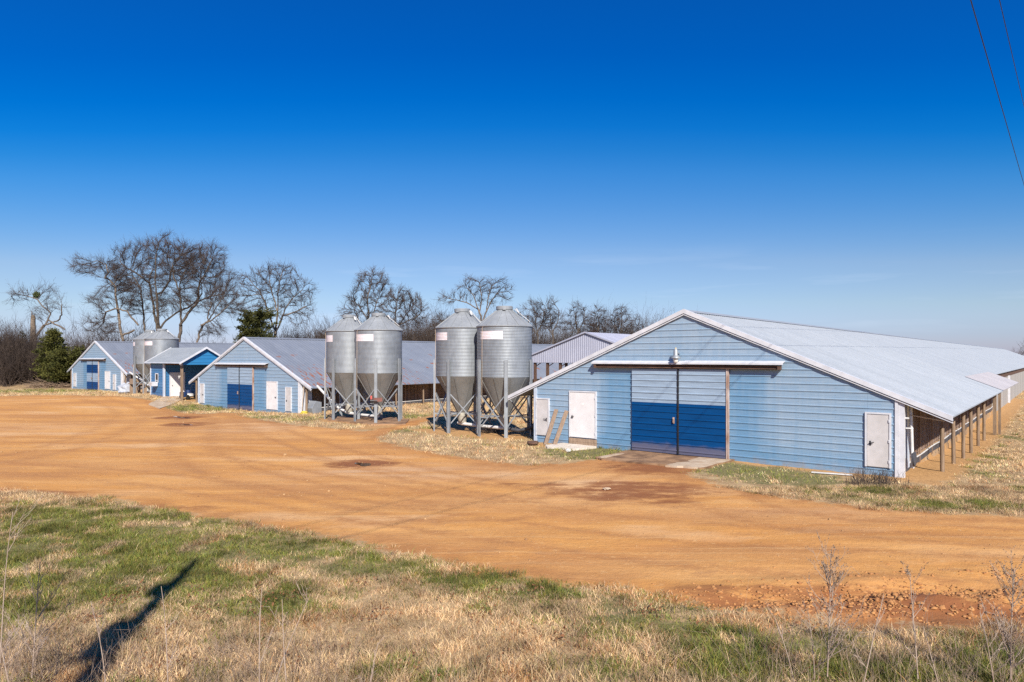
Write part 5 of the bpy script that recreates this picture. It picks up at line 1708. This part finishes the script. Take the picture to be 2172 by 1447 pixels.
# ------------------------------------------------------------------ dry weeds in the foreground
def weed(lab, px, Y, ptop, lean, seed, branchy, seeds=True, fork=True):
    g = np.random.default_rng(seed)
    x = at(px, Y)[0]
    z0 = float(gh(x, Y))
    H = at(px, Y, ptop)[2] - z0
    root = empty('dry_weed', (x, Y, z0))
    tag(root, lab, 'weed', 'dry weeds in the foreground')
    n = 12
    stem = [np.array([lean * H * t ** 1.3 + .02 * math.sin(4 * t + seed) * H * .3, .03 * math.cos(3 * t + seed), H * t]) for t in np.linspace(-.02, 1, n)]
    rs = [max(.003, .0085 * (1 - .72 * k / n)) for k in range(n)]
    A, B, ra, rb, S = [], [], [], [], []
    for i in range(branchy):
        t = g.uniform(.25, .98)
        k = t * (n - 1)
        p = stem[int(k)] + (stem[min(int(k) + 1, n - 1)] - stem[int(k)]) * (k % 1)
        a = g.uniform(0, 2 * np.pi)
        L = H * g.uniform(.16, .5) * (1.15 - t * .75)
        el = g.uniform(.7, 1.25)
        d = np.array([math.cos(a) * math.cos(el), math.sin(a) * math.cos(el), math.sin(el)])
        q_ = p + d * L * .5
        d2 = d + np.array([0, 0, .4]); d2 /= np.linalg.norm(d2)
        e_ = q_ + d2 * L * .5
        r_ = .0048 * (1.1 - .6 * t)
        A += [p, q_]; B += [q_, e_]; ra += [r_, r_ * .8]; rb += [r_ * .8, r_ * .45]
        for j in range(7):
            tt = g.uniform(.15, 1)
            s_ = p + (e_ - p) * tt
            dd = d2 + g.normal(0, .45, 3); dd /= np.linalg.norm(dd)
            f_ = s_ + dd * L * g.uniform(.12, .34)
            A.append(s_); B.append(f_); ra.append(r_ * .55); rb.append(r_ * .35)
            S.append(f_)
            S.append(s_ + (f_ - s_) * .7 + g.normal(0, .006, 3))
    stem_mb = MB().tube(stem, rs, 6, False)
    if A:
        V1, F1 = prisms(np.array(A), np.array(B), np.array(ra), np.array(rb), 4)
        if branchy < 8: stem_mb.add(V1.tolist(), F1.tolist())
        else: np_mesh('branches', V1, [F1], M['weed'], root)
        if seeds:
            S = np.array(S)
            d = g.normal(0, 1, S.shape); d /= np.linalg.norm(d, axis=1, keepdims=True)
            V1, F1 = prisms(S - d * .006, S + d * .006, np.full(len(S), .0045), np.full(len(S), .003), 5)
            tag(np_mesh('seed_heads', V1, [F1], M['seed'], root), kind='stuff')
    stem_mb.build('stem', M['weed'], root, 60)
    return root
for i, (px, Y, pt, ln, br_, sdd, lab) in enumerate([
        (1757, 7.7, 1172, .01, 44, True, 'tallest dry branching weed, standing alone against the orange dirt'),
        (1730, 7.9, 1290, -.10, 9, False, 'thin pale weed leaning left at the foot of the tallest weed'),
        (1822, 7.6, 1262, .22, 5, False, 'pale forked weed stem leaning right beside the tallest weed'),
        (1945, 7.8, 1215, -.05, 9, True, 'dark headed dry weed with a small tuft at its top, right of the tallest weed'),
        (2000, 7.5, 1330, -.22, 3, False, 'bare straight stem leaning left between two tall weeds'),
        (2146, 7.7, 1205, .02, 44, True, 'bushy dry weed at the right edge of the photo'),
        (2120, 7.5, 1300, -.2, 6, False, 'thin stem leaning left beneath the bushy weed at the right edge'),
        (1690, 7.8, 1305, -.28, 4, False, 'crooked thin stem leaning left before the rutted mud'),
        (548, 7.6, 1245, .04, 3, False, 'upright pale stem right of the pole shadow, first of a pair'),
        (612, 7.5, 1272, -.06, 3, False, 'upright pale stem right of the pole shadow, second of a pair'),
        (575, 7.6, 1262, .34, 3, False, 'pale stem slanting right across the upright pair'),
        (360, 7.5, 1245, -.08, 3, False, 'slim stem standing over the tip half of the pole shadow'),
        (225, 7.6, 1275, -.14, 4, False, 'dark slim stem left of the pole shadow'),
        (60, 7.7, 1190, .10, 20, False, 'spreading pale weed over the dry grass at the left edge'),
        (-6, 7.9, 1085, .10, 5, False, 'tall pale stalk at the very left edge'),
        (30, 7.5, 1230, -.2, 9, False, 'low tangled weed left of the spreading pale weed'),
        (780, 7.5, 1365, .14, 4, False, 'short dark twig weed in the middle foreground')]):
    weed(lab, px, Y, pt, ln, 100 + i, br_, sdd)
# tangle of dry stalks
g = np.random.default_rng(77)
A, B, ra, rb = [], [], [], []
for (p0, p1, n, hh_) in ((-40, 330, 170, .55), (430, 760, 150, .6), (1560, 2200, 230, .6), (330, 500, 40, .45), (800, 1500, 60, .4), (-40, 120, 80, .75)):
    Y = g.uniform(7.3, 8.9, n)
    x = (g.uniform(p0, p1, n) - CX) / F * Y
    P_ = np.stack([x, Y, gh(x, Y)], 1)
    d = g.normal(0, .42, (n, 3)); d[:, 2] = 1
    d /= np.linalg.norm(d, axis=1, keepdims=True)
    a, b_, c_, d_ = twigs(P_, d * 2, hh_, .0026, g, 2)
    A.append(a); B.append(b_); ra.append(c_); rb.append(d_)
V1, F1 = prisms(np.concatenate(A), np.concatenate(B), np.concatenate(ra), np.concatenate(rb), 3)
tag(np_mesh('dry_stalks', V1, [F1], pmat('brown_stalk', (.36, .26, .18), (.20, .14, .10), 4, .9)), 'tangle of thin dry stalks along the bottom of the bank', 'stalks', kind='stuff')
# brown weed tufts by the near barn
for (px, py, lab) in ((1860, 1030, 'low dark brown weed tuft on the grass in front of the right blue door'), (1040, 918, 'dark weed tuft at the foot of the front bin leg')):
    q_ = gp(px, py)
    n = 170
    P_ = np.stack([q_[0] + g.normal(0, .42, n), q_[1] + g.normal(0, .25, n), np.zeros(n)], 1)
    P_[:, 2] = gh(P_[:, 0], P_[:, 1])
    a, b_, c_, d_ = twigs(P_, np.tile([[0, 0, 1.2]], (n, 1)), .34, .006, g, 3)
    V1, F1 = prisms(a, b_, c_, d_, 3)
    tag(np_mesh('weed_tuft', V1, [F1], M['brush']), lab, 'weed')

# ------------------------------------------------------------------ light, sky, camera
EL, AZ = R(37), math.atan2(.19, -.98)          # azimuth from +Y towards +X
sdir = np.array([math.sin(AZ) * math.cos(EL), math.cos(AZ) * math.cos(EL), math.sin(EL)])
sun = bpy.data.lights.new('sun', 'SUN')
sun.energy = 5.0
sun.angle = R(.53)
sun.color = (1.0, .94, .85)
so = bpy.data.objects.new('sun', sun)
col.objects.link(so)
from mathutils import Vector
so.rotation_euler = Vector(-sdir).to_track_quat('-Z', 'Y').to_euler()
w = bpy.data.worlds.new('World')
scene.world = w
w.use_nodes = True
nt = w.node_tree
bg = nt.nodes['Background']
sky = nt.nodes.new('ShaderNodeTexSky')
sky.sky_type = 'NISHITA'
sky.sun_disc = False
sky.sun_elevation = EL
sky.sun_rotation = AZ
sky.altitude = 200
sky.air_density = 1.0
sky.dust_density = .3
sky.ozone_density = 4.0
hs_ = nt.nodes.new('ShaderNodeHueSaturation')
hs_.inputs['Saturation'].default_value = 1.22
hs_.inputs['Value'].default_value = 1.0
nt.links.new(sky.outputs[0], hs_.inputs['Color'])
# thin high cloud streaks near the horizon
tc = nt.nodes.new('ShaderNodeTexCoord')
mp = nt.nodes.new('ShaderNodeMapping')
mp.inputs['Scale'].default_value = (2.2, 2.2, 26)
mp.inputs['Rotation'].default_value = (0, R(-9), 0)
nt.links.new(tc.outputs['Generated'], mp.inputs['Vector'])
cf = ramp(nt, noise(nt, mp.outputs['Vector'], 1.6, 5, .55), [(.56, 0.0), (.82, .25)])
z_ = xyz(nt, tc.outputs['Generated'])[2]
band = math_(nt, 'MULTIPLY', maprange(nt, z_, .015, .06), math_(nt, 'SUBTRACT', 1.0, maprange(nt, z_, .10, .17)))
# the deep polarised blue of the photograph: the sky is graded with height
ydir = math_(nt, 'MAXIMUM', xyz(nt, tc.outputs['Generated'])[1], 0.0)
zg = math_(nt, 'MULTIPLY', z_, math_(nt, 'ADD', 1.0, math_(nt, 'MULTIPLY', math_(nt, 'MINIMUM', math_(nt, 'SUBTRACT', 1.0, ydir), .3), 1.5)))
grade = ramp(nt, zg, [(0.0, (.47, .47, .80)), (.036, (.52, .52, .76)), (.082, (.66, .60, .68)), (.1455, (.75, .64, .68)), (.274, (.28, .60, .79)), (.31, (.13, .56, .80)), (.345, (.035, .52, .83)), (.39, (.0, .475, .84)), (.459, (.0, .43, .83)), (.8, (.05, .45, .85))])
graded = mix(nt, 1.0, hs_.outputs[0], grade, 'MULTIPLY')
mixc = mix(nt, math_(nt, 'MULTIPLY', cf, band), graded, (6.0, 6.6, 7.6))
nt.links.new(mixc, bg.inputs['Color'])
bg.inputs['Strength'].default_value = .10

cam = bpy.data.cameras.new('camera')
cam.lens = 24.0
cam.sensor_width = 36.0
cam.shift_y = (HY - 723.5) / 2172
cam.clip_start, cam.clip_end = .1, 9000
co = bpy.data.objects.new('camera', cam)
col.objects.link(co)
co.location = (0, 0, CZ)
co.rotation_euler = (R(90), 0, 0)
scene.camera = co
vs = scene.view_settings
vs.view_transform = 'Standard'
vs.look = 'None'
vs.exposure = .6
vs.gamma = 1.0
scene.cycles.max_bounces = 6
scene.cycles.transparent_max_bounces = 8
scene.cycles.use_denoising = False
